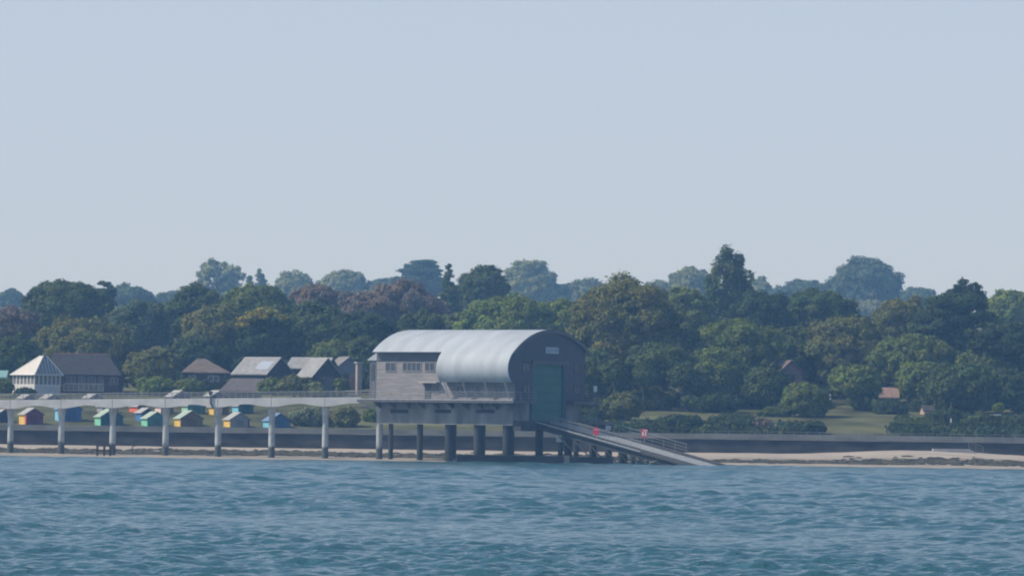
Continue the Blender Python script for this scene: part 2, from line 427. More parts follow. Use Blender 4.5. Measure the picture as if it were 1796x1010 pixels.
# windows on the long side
def side_window(x0, y0, x1, y1, nm=3, wv=0.0, name='window'):
    ua, za = S(x0, y1, wv); ub, zb = S(x1, y0, wv)
    f = MB(); t = 0.09
    f.box(ua, ub, -0.075, -0.003, zb - t, zb); f.box(ua, ub, -0.095, -0.003, za, za + t)
    for k in range(nm + 1):
        u = ua + (ub - ua - t) * k / nm; f.box(u, u + t, -0.07, -0.003, za + t, zb - t)
    o = f.build(name, frame_w, st)
    MB().box(ua + 0.02, ub - 0.02, -0.035, -0.004, za + 0.03, zb - 0.03).build('pane', glass, o)
    return o
side_window(676, 635, 695, 651, 2); side_window(706, 635, 739, 651, 4); side_window(745, 635, 763, 651, 2)
side_window(759, 674, 772, 690, 2); side_window(800, 675, 822, 688, 3); side_window(834, 675, 844, 690, 1); side_window(868, 675, 884, 690, 2)
ua, za = S(745, 698); ub, zb = S(756, 673)
dd = MB().box(ua, ub, -0.05, -0.003, ZD + 0.02, zb).build('side_door', trim, st)
MB().box(ub - 0.25, ub - 0.12, -0.09, -0.051, ZD + 1.0, ZD + 1.08).build('handle', steel, dd)
ph = MB().box(ua - 0.5, ub + 1.6, -0.9, -0.003, zb + 0.12, zb + 0.26); ph.build('porch_roof', concrete, st)
# windows each side of the boat door
def gable_window(x0, y0, x1, y1, nm=2):
    wa, za = G(x0, y1, 0.12); wb, zb = G(x1, y0, 0.12); t = 0.09
    f = MB()
    f.box(0.122, 0.19, wa, wb, zb - t, zb); f.box(0.122, 0.20, wa, wb, za, za + t)
    for k in range(nm + 1):
        u = wa + (wb - wa - t) * k / nm; f.box(0.122, 0.18, u, u + t, za + t, zb - t)
    o = f.build('window', MATS['vent_black'] if 'vent_black' in MATS else mat('vent_black', (0.03, 0.03, 0.035)), st)
    MB().box(0.1215, 0.15, wa + 0.02, wb - 0.02, za + 0.03, zb - 0.03).build('pane', glass, o)
gable_window(916, 636, 930, 653); gable_window(918, 674, 931, 690); gable_window(1007, 637, 1016, 655); gable_window(1006, 675, 1016, 691)
# boat door: tall, runs below the walkway level
bd = MB().box(-0.25, -0.005, dw0 + 0.03, dw1 - 0.75, zdb, zdt - 0.03); 
bdo = bd.build('boat_door', door_g, st)
MB().box(-0.3, 0.16, dw1 - 0.74, dw1 - 0.02, zdb, zdt - 0.03).build('door_pillar', mat('blue_green_pillar', (0.03, 0.075, 0.12), 0.5), st)
MB().box(0.122, 0.42, dw0 - 0.4, dw1 + 0.4, zdt + 0.0, zdt + 0.42).build('door_lintel', trim, st)
# name sign high on the gable
sa, sza = G(957, 619.5, 0.12); sb, szb = G(979, 609.5, 0.12)
sg = MB().box(0.122, 0.18, sa, sb, sza, szb).build('sign_board', mat('sign_blue_grey', (0.30, 0.40, 0.47), 0.5), st)
fm = MB(); fm.box(0.181, 0.2, sa, sb, szb - 0.09, szb); fm.box(0.181, 0.2, sa, sb, sza, sza + 0.09); fm.box(0.181, 0.2, sa, sa + 0.09, sza + .09, szb - .09); fm.box(0.181, 0.2, sb - 0.09, sb, sza + .09, szb - .09)
fm.build('sign_border', mat('sign_pale', (0.55, 0.62, 0.66), 0.5), sg)
# walkway around the hall
WE = -L - 3.9
wk = MB()
wk.box(WE, 1.2, -1.9, -0.003, ZD - 0.35, ZD); wk.box(WE, -L - 0.003, 0.0, W, ZD - 0.352, ZD - 0.002)
wk.box(0.125, 1.2, 0.0, dw0 - 0.45, ZD - 0.35, ZD); wk.box(0.125, 1.2, dw1 + 0.4, W + 2.6, ZD - 0.35, ZD)
wk.box(-L, 0.12, W + 0.003, W + 2.6, ZD - 0.351, ZD - 0.001)
wko = wk.build('walkway', steel_d, st)
sk0 = -L + 0.05
for k in range(10):
    u = sk0 + 0.8 + k * (L - 1.2) / 9
    MB().prism([(-1.8, ZD - 0.36), (-0.06, ZD - 0.36), (-0.06, ZD - 1.25)], 0, u - 0.1, u + 0.1).build('bracket', steel_d, wko)
ed = MB(); ed.box(WE, 1.2, -1.96, -1.903, ZD - 0.04, ZD + 0.08); ed.build('edge_strip', steel, wko)
def railing(pts, parent, h=1.1, gap=1.6, mater=steel, r=0.035, name='railing', infill=True):
    mb = MB()
    for a, b in zip(pts[:-1], pts[1:]):
        a = Vector(a); b = Vector(b); n = max(1, int(round((b - a).length / gap)))
        for k in range(n + 1):
            p = a.lerp(b, k / n); mb.bar(p, p + Vector((0, 0, h)), r)
        for hh in ((h, h * 0.66, h * 0.33) if infill else (h,)):
            mb.bar(a + Vector((0, 0, hh)), b + Vector((0, 0, hh)), r * (1.25 if hh == h else 0.8))
    return mb.build(name, mater, parent)
railing([(WE, W * 0.55, ZD), (WE, -1.85, ZD), (1.15, -1.85, ZD), (1.15, dw0 - 0.5, ZD)], wko, mater=rail_m, r=0.026)
railing([(1.15, dw1 + 0.45, ZD), (1.15, W + 2.55, ZD), (-L, W + 2.55, ZD)], wko, mater=steel_d, r=0.026)
# struts under the canopy
for px_ in (778, 812, 850, 885):
    u_ = S(px_, 672, -1.3)[0]
    MB().bar((u_, -1.3, zlow + 0.05), (u_, -0.25, ZD + 0.25), 0.11, n=8).build('strut', white_p if px_ == 778 else steel, st)
# concrete skirt below the walkway
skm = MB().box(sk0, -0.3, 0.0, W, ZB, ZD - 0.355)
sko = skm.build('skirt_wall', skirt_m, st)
for a, b in ((685, 716), (763, 791), (835, 867)):
    u1_, zz = S(a, 724); u2_, zt = S(b, 718)
    MB().box(u1_, u2_, -0.05, -0.003, zz, zt).build('vent', mat('vent_black', (0.03, 0.03, 0.035)), sko)
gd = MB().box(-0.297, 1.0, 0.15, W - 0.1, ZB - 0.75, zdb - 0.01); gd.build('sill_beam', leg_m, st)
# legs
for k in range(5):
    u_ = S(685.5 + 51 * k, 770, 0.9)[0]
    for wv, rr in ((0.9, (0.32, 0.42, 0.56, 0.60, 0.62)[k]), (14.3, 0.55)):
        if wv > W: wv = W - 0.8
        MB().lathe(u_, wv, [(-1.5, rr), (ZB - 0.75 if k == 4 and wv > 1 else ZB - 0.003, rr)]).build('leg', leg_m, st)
# lamp on the far walkway
lm = MB(); pz = ZD
lm.bar((1.0, W + 1.2, pz), (1.0, W + 1.2, pz + 2.0), 0.06)
lo = lm.build('lamp_post', steel_d, st)
ll = MB().lathe(1.0, W + 1.2, [(pz + 1.3, 0.05), (pz + 1.4, 0.24), (pz + 2.1, 0.28), (pz + 2.2, 0.1)]); ll.build('lamp', white_p, lo)
# stair annex on the landward end
an = MB().box(-L - 3.0, -L - 0.004, 2.2, 8.0, ZD + 0.002, ZD + 5.3)
ano = an.build('stair_annex', mat('annex_cladding', (0.15, 0.15, 0.165), 0.7, lines=(0, 0.7, 0.5)), st)
ar = MB(); za_ = ZD + 5.3
ar.prism([(-L - 3.25, za_), (-L - 3.25, za_ + 0.16), (-L - 0.4, za_ + 1.75), (-L - 0.06, za_ + 1.75), (-L - 0.06, za_)], 1, 2.0, 8.2)
ar.build('annex_roof', alu, ano)
for k in range(3):
    u_ = -L - 2.8 + k * 0.95
    MB().box(u_, u_ + 0.6, 2.14, 2.197, ZD + 2.6, ZD + 4.9).build('pane', glass, ano)

# concrete plinth in the water under the hall and slipway
x0 = P(801, 800, 695)[0]; x1 = P(1076, 800, 695)[0]; xm = P(989, 800, 695)[0]
pl = empty('concrete_plinth', ((x0 + x1) / 2, 695.5, 0), 0, 'low weed stained concrete plinth at the waterline between the legs of the station', 'plinth')
local(pl, MB().box(x0, xm, 694.3, 696.8, -2, 0.98)).build('block', mat('plinth_concrete', (0.03, 0.028, 0.03), 0.9, var=0.3, scale=0.6), pl)
local(pl, MB().box(xm + 0.75, x1, 694.5, 697.0, -2, 0.92)).build('block', MATS['plinth_concrete'], pl)
local(pl, MB().box(xm + 0.003, xm + 0.747, 694.1, 696.9, -2, 1.05)).build('pillar', mat('plinth_pale', (0.2, 0.18, 0.165), 0.9, var=0.2), pl)

# ------------------------------------------------------------------ slipway (same axes as the station)
sp = empty('slipway', O + ux * 1.0, -TH, 'long grey timber slipway ramp with handrails running down from the boat door into the water', 'slipway')
SLP = 0.213
SZ0 = zdb - 0.25; NW, FW = 3.4, 12.2        # near and far edge, metres across from the hall's side wall
def sz(u): return SZ0 - SLP * u
LEN = (SZ0 + 0.8) / SLP
def ramp(mb, w0, w1, top, th, ua=0.02, ub=LEN):
    mb.prism([(ua, sz(ua) + top), (ub, sz(ub) + top), (ub, sz(ub) + top - th), (ua, sz(ua) + top - th)], 1, w0, w1); return mb
ramp(MB(), NW + 1.3, FW - 1.3, 0.0, 0.35).build('ramp_deck', slip_m, sp)
k_ = MB()
for wv in (NW + 3.0, (NW + FW) / 2 - 0.35, (NW + FW) / 2 + 0.35, FW - 3.0): ramp(k_, wv - 0.12, wv + 0.12, 0.14, 0.137)
k_.build('keelway_rail', steel, sp)
for a, b in ((NW, NW + 1.298), (FW - 1.298, FW)):
    o = ramp(MB(), a, b, 0.12, 0.30, 0.02, LEN * 0.86).build('side_walkway', mat('walkway_grating', (0.07, 0.07, 0.07), 0.8, var=0.2, lines=(0, 0.5, 0.4)), sp)
e_ = MB(); ramp(e_, NW - 0.08, NW - 0.003, 0.16, 0.13, 0.02, LEN * 0.60); e_.build('edge_pipe', steel, sp)
for k in range(22):            # short sleepers ends along the near edge
    pass
for wv, ue in ((NW + 0.08, LEN * 0.60), (NW + 1.25, LEN * 0.52), (FW - 0.1, LEN * 0.64)):
    railing([(1.6, wv, sz(1.6) + 0.1), (ue, wv, sz(ue) + 0.1)], sp, h=1.25, gap=1.9, name='handrail', r=0.028, mater=rail_m)
mb = MB()
for wv in (NW + 0.7, FW - 0.7, (NW + FW) / 2): ramp(mb, wv - 0.3, wv + 0.3, -0.36, 0.55, 0.02, LEN * 0.9)
mb.build('beam', slip_wet, sp)
for k, u_ in enumerate((3.6, 6.2, 8.8, 11.4, 13.6, 15.6, 17.4, 19.0)):
    for wv in (NW + 0.7, FW - 0.7):
        o = MB().lathe(u_, wv, [(-1.8, 0.34), (sz(u_) - 0.85, 0.34)], 10).build('pile', leg_m, sp)
        if wv < 6 and k < 7:
            un = (6.2, 8.8, 11.4, 13.6, 15.6, 17.4, 19.0)[k]
            MB().bar((u_, wv - 0.38, sz(u_) - 1.0), (un, wv - 0.38, max(-0.2, sz(un) - 2.6)), 0.1).build('brace', leg_m, o)
        if k == 0 and wv < 6:
            MB().box(u_ - 0.42, u_ + 0.42, wv - 0.42, wv + 0.42, sz(u_) - 1.75, sz(u_) - 0.86).build('pile_cap', concrete, o)
rub = MB()
for k in range(26):
    u_ = LEN * 0.60 + random.uniform(0, LEN * 0.3); wv = NW - random.uniform(0.1, 1.2)
    r_ = random.uniform(0.18, 0.42); z_ = max(-0.1, sz(u_) - 0.5 - random.uniform(0, 0.8))
    rub.lathe(u_, wv, [(z_ - r_ * 0.6, r_ * 0.5), (z_, r_), (z_ + r_ * 0.5, r_ * 0.55)], 6)
rub.build('bracing_rubble', mat('weedy_stone', (0.12, 0.125, 0.09), 0.9, var=0.5, scale=2), sp)
# landing platform with pale parapet on the far side of the slip head
lp = MB(); lp.box(0.4, 4.6, FW + 0.05, FW + 2.2, SZ0 - 0.7, SZ0 - 0.15); lpo = lp.build('landing', slip_wet, sp)
lpp = MB(); lpp.prism([(0.4, SZ0 - 0.148), (0.4, SZ0 + 0.75), (4.6, SZ0 + 0.1), (4.6, SZ0 - 0.148)], 1, FW + 2.0, FW + 2.18); lpp.build('parapet', wall_grey, lpo)

def slip_sign(px, py, wv, wpx, hpx, label, m, shape, marks=None, face=None):
    # stand a board on the handrail line wv across the slip
    r = ray(px, py); t = (wv - np.dot(CAM - O, wx)) / np.dot(r, wx); p = CAM + r * t
    dd_ = p[1]; a = wpx / ppm(dd_) / 2; b = hpx / ppm(dd_) / 2
    o = empty('warning_sign' if shape != 'box' else 'notice_board', p, -0.25, label, 'sign')
    mb = MB(); n = 18
    if shape == 'round':
        pts = [(a * math.cos(2 * math.pi * k / n), b * math.sin(2 * math.pi * k / n)) for k in range(n)]
    elif shape == 'shield':
        pts = [(-a, b), (a, b), (a, -b * 0.35), (a * 0.62, -b * 0.85), (0, -b), (-a * 0.62, -b * 0.85), (-a, -b * 0.35)]
    else: pts = [(-a, -b), (a, -b), (a, b), (-a, b)]
    mb.prism(pts, 1, -0.05, 0.05); mb.build('board', m, o)
    uu = float(np.dot(p - O, ux)); foot = sz(uu - 1.0) + 0.12 - p[2]
    MB().bar((0, 0.09, foot), (0, 0.09, b * 0.6), 0.045).build('post', steel, o)
    if marks:
        for (c0, c1, q0, q1) in marks:
            MB().box(c0 * a, c1 * a, -0.075, -0.052, q0 * b, q1 * b).build('mark', face or white_p, o)
    return o
pale_red = mat('faded_pink', (0.75, 0.35, 0.38), 0.5)
slip_sign(1046, 756, NW + 0.02, 12.5, 14.5, 'red round board with a pale pink band on the near handrail of the slipway', red_p, 'round', [(-0.62, 0.55, 0.28, 0.52)], pale_red)
slip_sign(1130, 760, FW - 0.15, 12, 15.5, 'red shield shaped board with white strokes on the far handrail of the slipway', red_p, 'shield', [(-0.25, 0.95, 0.58, 0.8), (-0.62, -0.12, -0.55, 0.42), (0.22, 0.62, -0.55, 0.42)])
slip_sign(1067, 750, FW - 0.15, 9, 7, 'small white notice board beside the far handrail near the top of the slipway', white_p, 'box', [(-0.2, 0.05, -0.3, 0.35), (0.3, 0.5, -0.3, 0.35)], trim)

# ------------------------------------------------------------------ pier
pier_px = [-166, -72, 18, 107, 197, 290, 382, 476, 570, 665]
PD0, PD1 = 727.0, 714.0
def pd(px): return PD0 + (PD1 - PD0) * (px - 18) / (640 - 18)
def ptop(px): return 701.0 + (696.0 - 701.0) * (px - 18) / (634 - 18)
pr0 = P(18, 800, pd(18))
pier = empty('pier', (pr0[0], pr0[1], 0), 0, 'long pale concrete footbridge pier on round columns leading to the lifeboat station', 'pier')
POFF = np.array([pr0[0], pr0[1], 0])
def PL(px, py, dd=0.0): return P(px, py, pd(px) + dd) - POFF
PWID = 2.6
for i in range(len(pier_px) - 1):
    a, b = pier_px[i], pier_px[i + 1]
    if i == len(pier_px) - 2: b = 634
    n = 24; mb = MB(); rows = []
    for k in range(n + 1):
        t = k / n; px = a + (b - a) * (0.004 + 0.992 * t)
        top = PL(px, ptop(px)); 
        full = (pier_px[i + 1] - a)
        tt = (px - a) / full
        hz = 0.84 + 0.40 * (0.5 + 0.5 * math.cos(2 * math.pi * tt)) ** 1.0
        if i == len(pier_px) - 2 and tt > 0.5: hz = 0.84
        rows.append((top[0], top[1], top[2], top[2] - hz))
    for (x_, y_, zt, zb_) in rows:
        mb.v += [(x_, y_, zt), (x_, y_, zb_), (x_, y_ + PWID, zb_), (x_, y_ + PWID, zt)]
    for k in range(n):
        q = k * 4
        for j in range(4): mb.f.append((q + j, q + (j + 1) % 4, q + 4 + (j + 1) % 4, q + 4 + j))
    mb.f.append((0, 1, 2, 3)); q = n * 4; mb.f.append((q + 3, q + 2, q + 1, q))
    mb.build('girder', girder_m, pier)
# bearing tongue between the last girder and the walkway
a_ = PL(634, 700); b_ = PL(656, 702)
MB().prism([(a_[0], a_[2] - 0.9), (a_[0], a_[2] - 0.55), (b_[0] + 0.5, a_[2] - 0.75), (b_[0] + 0.5, a_[2] - 1.0)], 1, a_[1], a_[1] + PWID).build('bearing', concrete, pier)
for px in pier_px:
    base = PL(px, 800, PWID / 2); zt = PL(px, ptop(px))[2] - 1.245
    MB().lathe(base[0], base[1], [(-1.2, 0.46), (zt - 1.9, 0.41), (zt - 1.2, 0.43), (zt - 0.3, 0.58), (zt, 0.60)], 20).build('pile', pile_m, pier, smooth=False)
pts_n = [PL(px, ptop(px), 0.12) for px in (-166, -72, 18, 107, 197, 290, 382, 476, 570, 634)]
pts_f = [PL(px, ptop(px), PWID - 0.12) for px in (-166, -72, 18, 107, 197, 290, 382, 476, 570, 634)]
railing([tuple(p) for p in pts_n], pier, h=0.78, gap=0.9, mater=rail_m, r=0.045)
railing([tuple(p) for p in pts_f], pier, h=0.78, gap=0.9, mater=rail_m, r=0.045)
# dark pipe post fixed on the pier face
pp = PL(369, 690); 
dp = MB(); a1 = PL(369.5, 687, -0.12); a2 = PL(369, 706, -0.12); a3 = PL(374, 717, -0.12)
dp.bar(a1, a2, 0.11, n=8); dp.bar(a2, a3, 0.12, n=8); dpo = dp.build('service_pipe', steel_d, pier)
MB().box(a1[0] - 0.25, a1[0] + 0.25, a1[1] - 0.1, a1[1] + 0.25, a1[2] - 0.35, a1[2] + 0.1).build('junction_box', steel_d, dpo)

# timber frame standing by a pile
tf0 = P(170, 801, 712)
tf = empty('timber_frame', tf0, 0, 'small dark timber frame standing on wet sand beside a pier column', 'timber frame')
for xx in (0.0, 0.95, 1.75):
    MB().bar((xx, 0, -0.6), (xx, 0, 1.5), 0.12).build('post', timber, tf); MB().bar((xx, 0.9, -0.6), (xx, 0.9, 1.5), 0.12).build('post', timber, tf)
for zz in (0.75, 1.42):
    MB().box(-0.1, 1.85, -0.3, -0.14, zz, zz + 0.26).build('beam', timber, tf)
dw = P(232, 791, 722)
df = MB()
prev = Vector((0, 0, -0.1))
for k, (a, b) in enumerate(((0, 0.25), (-0.05, 0.5), (0.15, 0.72), (0.5, 0.75), (0.75, 0.85), (0.85, 1.05))):
    q = Vector((a, 0.05 * k, b)); df.bar(prev, q, 0.09 - 0.008 * k, 0.085 - 0.008 * k); prev = q
o = df.build('driftwood', timber); o.location = tuple(dw); tag(o, 'bent dark driftwood branch sticking up from the sand between two pier columns', 'driftwood')

# ------------------------------------------------------------------ houses
def gable_roof(mb, x0, x1, y0, y1, ze, zr, over=0.3, th=0.16):
    """ridge along x; slopes towards -y and +y"""
    ym = (y0 + y1) / 2; k = (zr - ze) / (ym - y0); yo0, yo1 = y0 - over, y1 + over; zo = ze - k * over
    mb.prism([(yo0, zo), (ym, zr), (yo1, zo), (yo1, zo + th), (ym, zr + th), (yo0, zo + th)], 0, x0 - over, x1 + over); return mb
def gable_walls(mb, x0, x1, y0, y1, zb, ze, zr):
    mb.prism([(y0, zb), (y1, zb), (y1, ze), ((y0 + y1) / 2, zr - 0.02), (y0, ze)], 0, x0, x1); return mb
def hip_roof(mb, x0, x1, y0, y1, ze, zr, ins, ins2=None, over=0.35, th=0.14):
    ins2 = ins if ins2 is None else ins2
    xa, xb, ya, yb = x0 - over, x1 + over, y0 - over, y1 + over; ym = (y0 + y1) / 2
    A, B, C, D = (xa, ya, ze), (xb, ya, ze), (xb, yb, ze), (xa, yb, ze); E, G_ = (x0 + ins, ym, zr), (x1 - ins2, ym, zr)
    a, b, c, d = [(p[0], p[1], ze - th) for p in (A, B, C, D)]
    mb.quad(A, B, G_, E); mb.quad(C, D, E, G_); mb.quad(D, A, E); mb.quad(B, C, G_)
    mb.quad(a, b, c, d); mb.quad(A, B, b, a); mb.quad(B, C, c, b); mb.quad(C, D, d, c); mb.quad(D, A, a, d); return mb
def front_window(par, x0, x1, z0, z1, y, nm=2, m=white_p):
    t = 0.08; f = MB()
    f.box(x0, x1, y - 0.08, y - 0.003, z1 - t, z1); f.box(x0, x1, y - 0.1, y - 0.003, z0, z0 + t)
    for k in range(nm + 1):
        u = x0 + (x1 - x0 - t) * k / nm; f.box(u, u + t, y - 0.075, y - 0.003, z0 + t, z1 - t)
    o = f.build('window', m, par); MB().box(x0 + 0.02, x1 - 0.02, y - 0.03, y - 0.004, z0 + 0.02, z1 - 0.02).build('pane', glass, o); return o
tile_b = mat('brown_tile', (0.045, 0.043, 0.050), 0.85, var=0.2, scale=1.2, lines=(2, 0.28, 0.35))
tile_r = mat('red_tile', (0.19, 0.14, 0.125), 0.85, var=0.2, scale=1.2, lines=(2, 0.28, 0.3))
slate = mat('grey_slate', (0.30, 0.30, 0.30), 0.7, var=0.15, scale=1.2, lines=(2, 0.3, 0.25))
brick_d = mat('dark_brick', (0.11, 0.09, 0.085), 0.9, var=0.2)
brick_r = mat('pink_brick', (0.22, 0.15, 0.135), 0.9, var=0.15)
render_w = mat('white_render', (0.66, 0.65, 0.62), 0.8, var=0.06)
clad_dk = mat('black_timber', (0.05, 0.05, 0.055), 0.8, lines=(0, 0.25, 0.4))

# A: long brown roofed house
d = 852; b0 = P(88, 690, d); x1 = P(219, 690, d)[0]; zr = P(140, 621, d)[2]; ze = P(160, 657, d - 4)[2]
zb = ground(b0[0], d) - 1.0
hA = empty('bungalow', (b0[0], d, zb), 0, 'long dark house with wide brown tiled roof behind the white conservatory', 'house')
wA = x1 - b0[0] - 0.6
MB().box(0, wA, -4, 4, 0, ze - zb).build('wall', brick_d, hA)
rA = hip_roof(MB(), 0, wA, -4, 4, ze - zb, zr - zb, 0.3, 2.2).build('roof', tile_b, hA)
MB().bar((0.3, 0, zr - zb + 0.03), (wA - 2.2, 0, zr - zb + 0.03), 0.09).build('ridge_tiles', mat('terracotta_ridge', (0.28, 0.15, 0.125), 0.8), rA)
hz = ze - zb
for (a, b, z0, z1) in ((3.0, 4.4, hz - 1.5, hz - 0.3), (4.9, 5.9, hz - 2.4, hz - 0.3), (6.4, 7.6, hz - 1.7, hz - 0.3), (8.2, 8.9, hz - 2.4, hz - 0.3), (10.0, 11.2, hz - 1.5, hz - 0.4)):
    front_window(hA, a, b, z0, z1, -4, 2, frame_w)
railing([(2.6, -5.2, hz - 2.5), (9.0, -5.2, hz - 2.5)], hA, h=1.0, gap=0.8, name='balcony_rail')
MB().box(2.5, 9.1, -5.3, -4.004, hz - 2.65, hz - 2.5).build('balcony', concrete, hA)

# conservatory, a square turned to the corner
d = 842; ctr = P(64, 690, d); hd = 46 / ppm(d); side = hd * math.sqrt(2)
zb = ground(ctr[0], d) - 0.6; ze = P(66, 657, d - hd)[2] - zb; zr = P(78, 624, d)[2] - zb; zs = P(66, 675, d - hd)[2] - zb
hC = empty('conservatory', (ctr[0], d, zb), R(45), 'white glazed conservatory with pale pyramid roof at the end of the brown roofed house', 'conservatory')
h_ = side / 2 - 0.25
MB().box(-h_, h_, -h_, h_, 0, zs).build('base_wall', render_w, hC)
gz_ = MB().box(-h_ + 0.12, h_ - 0.12, -h_ + 0.12, h_ - 0.12, zs, ze); gz_.build('pane', mat('conservatory_glass', (0.22, 0.22, 0.21), 0.3), hC)
fr = MB()
for k in range(7):
    q = -h_ + (2 * h_ - 0.16) * k / 6
    fr.box(q, q + 0.16, -h_, -h_ + 0.10, zs, ze); fr.box(q, q + 0.16, h_ - 0.1, h_, zs, ze)
for k in range(1, 6):
    q = -h_ + (2 * h_ - 0.16) * k / 6
    fr.box(-h_, -h_ + 0.10, q, q + 0.16, zs, ze); fr.box(h_ - 0.1, h_, q, q + 0.16, zs, ze)
fr.build('frame', white_p, hC)
MB().box(-h_ - 0.03, h_ + 0.03, -h_ - 0.03, h_ + 0.03, zs - 0.12, zs + 0.1).build('sill', white_p, hC)
rc = MB(); e2 = h_ + 0.28; ap = 0.35
q4 = [(-e2, -e2, ze), (e2, -e2, ze), (e2, e2, ze), (-e2, e2, ze)]; sx_ = 0.72; t4 = [(-ap + sx_, -ap - sx_, zr), (ap + sx_, -ap - sx_, zr), (ap + sx_, ap - sx_, zr), (-ap + sx_, ap - sx_, zr)]
for k in range(1, 4): rc.quad(q4[k], q4[(k + 1) % 4], t4[(k + 1) % 4], t4[k])
rc.quad(*t4); rc.quad(*reversed(q4))
rco = rc.build('roof', mat('cream_roof_sheet', (0.66, 0.61, 0.54), 0.6, var=0.06), hC)
gp = MB(); gp.quad(q4[0], q4[1], t4[1], t4[0]); gp.build('shaded_roof_glazing', mat('shaded_roof_glass', (0.20, 0.20, 0.215), 0.35, var=0.1), rco, fix=False)  # dark glazing, with the shade of this face painted in
rb = MB()
for k in range(4): rb.bar(q4[k], t4[k], 0.11); rb.bar(q4[k], q4[(k + 1) % 4], 0.11)
for k in range(4):
    A_, B_ = Vector(q4[k]), Vector(q4[(k + 1) % 4]); T1, T2 = Vector(t4[k]), Vector(t4[(k + 1) % 4])
    for s in range(1, 9):
        f_ = s / 9; b_ = A_.lerp(B_, f_); top = T1.lerp(T2, f_)
        m_ = 1 - abs(2 * f_ - 1); e_ = b_ + (Vector(((T1 + T2) / 2)) - (A_ + B_) / 2) * (0.97 * m_)
        rb.bar(b_, e_, 0.045)
rb.build('glazing_bar', white_p, rco)

# teal roof at the left edge
d = 850; b0 = P(-14, 690, d); zb = ground(b0[0], d) - 1
hT = empty('shed', (b0[0], d, zb), 0, 'outbuilding with pale teal green roof at the left edge of the photo', 'shed')
ze = P(0, 662, d - 3)[2] - zb; zr = P(0, 651, d)[2] - zb
gable_walls(MB(), -3, 2.3, -3, 3, 0, ze, zr).build('wall', render_w, hT)
gable_roof(MB(), -3, 2.3, -3, 3, ze, zr).build('roof', mat('teal_roof', (0.22, 0.40, 0.37), 0.6), hT)

# B: brown hip roof
d = 872; b0 = P(320, 690, d); x1 = P(404, 690, d)[0]; zb = ground(b0[0] + 3, d) - 1
hB = empty('house', (b0[0], d, zb), 0, 'house with brown hipped roof between the long bungalow and the grey roofs', 'house')
wB = x1 - b0[0]; ze = P(360, 653, d - 3.5)[2] - zb; zr = P(352, 629, d)[2] - zb
MB().box(0.3, wB - 0.3, -3.5, 3.5, 0, ze).build('wall', brick_d, hB)
hip_roof(MB(), 0.3, wB - 0.3, -3.5, 3.5, ze, zr, 2.0, 3.9).build('roof', mat('worn_brown_tile', (0.17, 0.135, 0.115), 0.85, var=0.2, lines=(2, 0.28, 0.3)), hB)
front_window(hB, 4.4, 6.2, ze - 1.5, ze - 0.5, -3.5, 2, white_p); front_window(hB, 1.2, 2.4, ze - 1.5, ze - 0.5, -3.5, 1, white_p)

def turned_house(px, d, rz, ln, dp, ye, yr, label, roofm, wallm, name='house', base=1.0):
    """gable house; px,d = centre of the ridge; local x = ridge direction"""
    c = P(px, yr, d); zb = ground(c[0], d) - base
    zr = c[2] - zb; ze = P(px, ye, d - dp * 0.45)[2] - zb
    o = empty(name, (c[0], d, zb), rz, label, 'house')
    gable_walls(MB(), -ln / 2, ln / 2, -dp / 2, dp / 2, 0, ze, zr).build('wall', wallm, o)
    ro = gable_roof(MB(), -ln / 2, ln / 2, -dp / 2, dp / 2, ze, zr, 0.35).build('roof', roofm, o)
    return o, ro, ze, zr
# C
hCc, roC, ze, zr = turned_house(462, 862, R(-33), 6.6, 7.4, 655, 627.5, 'house with pale grey slate roof carrying a pale solar panel', slate, clad_dk)
k = (zr - ze) / 3.7
sol = MB()
for (a, b, s0, s1) in ((0.4, 3.0, 0.30, 0.80),):
    ya, yb = -3.7 * s1, -3.7 * s0
    pts = [(a, ya, zr + k * ya + 0.2), (b, ya, zr + k * ya + 0.2), (b, yb, zr + k * yb + 0.2), (a, yb, zr + k * yb + 0.2)]
    sol.quad(*pts); sol.quad(*[(p[0], p[1], p[2] - 0.06) for p in pts])
    for q in range(4):
        A_, B_ = pts[q], pts[(q + 1) % 4]; sol.quad(A_, B_, (B_[0], B_[1], B_[2] - 0.06), (A_[0], A_[1], A_[2] - 0.06))
sol.build('solar_panel', mat('solar_glass', (0.42, 0.46, 0.52), 0.18, var=0.05, spec=0.8), roC)
# D main and wing
hD, roD, ze, zr = turned_house(548, 868, R(-18), 6.6, 5.4, 645, 628, 'low grey roofed house range with rooflight left of the black gabled house', slate, clad_dk)
k = (zr - ze) / 2.7
rlm = MB(); pts = [(0.6, -1.7, zr - k * 1.7 + 0.19), (1.5, -1.7, zr - k * 1.7 + 0.19), (1.5, -0.5, zr - k * 0.5 + 0.19), (0.6, -0.5, zr - k * 0.5 + 0.19)]
rlm.quad(*pts); rlm.build('rooflight', MATS['solar_glass'], roD)
hD2, roD2, ze, zr = turned_house(561, 856, R(-62), 5.6, 5.0, 658, 629, 'black timber gabled house with pale grey roof slope behind the pier end', slate, clad_dk)
MB().box(2.8 + 0.003, 2.8 + 0.06, -1.4, 1.4, 0.9, ze - 0.2).build('window', glass, hD2)
# E grey house
hE, roE, ze, zr = turned_house(604, 874, R(-72), 6.0, 5.6, 650, 627, 'grey gabled house between the black gable and the brick pillar', mat('mid_slate', (0.22, 0.21, 0.21), 0.8, lines=(2, 0.3, 0.25)), mat('grey_render', (0.24, 0.24, 0.25), 0.9))
MB().box(3.0 + 0.003, 3.06, -1.0, 1.0, ze - 1.8, ze - 0.5).build('window', glass, hE)
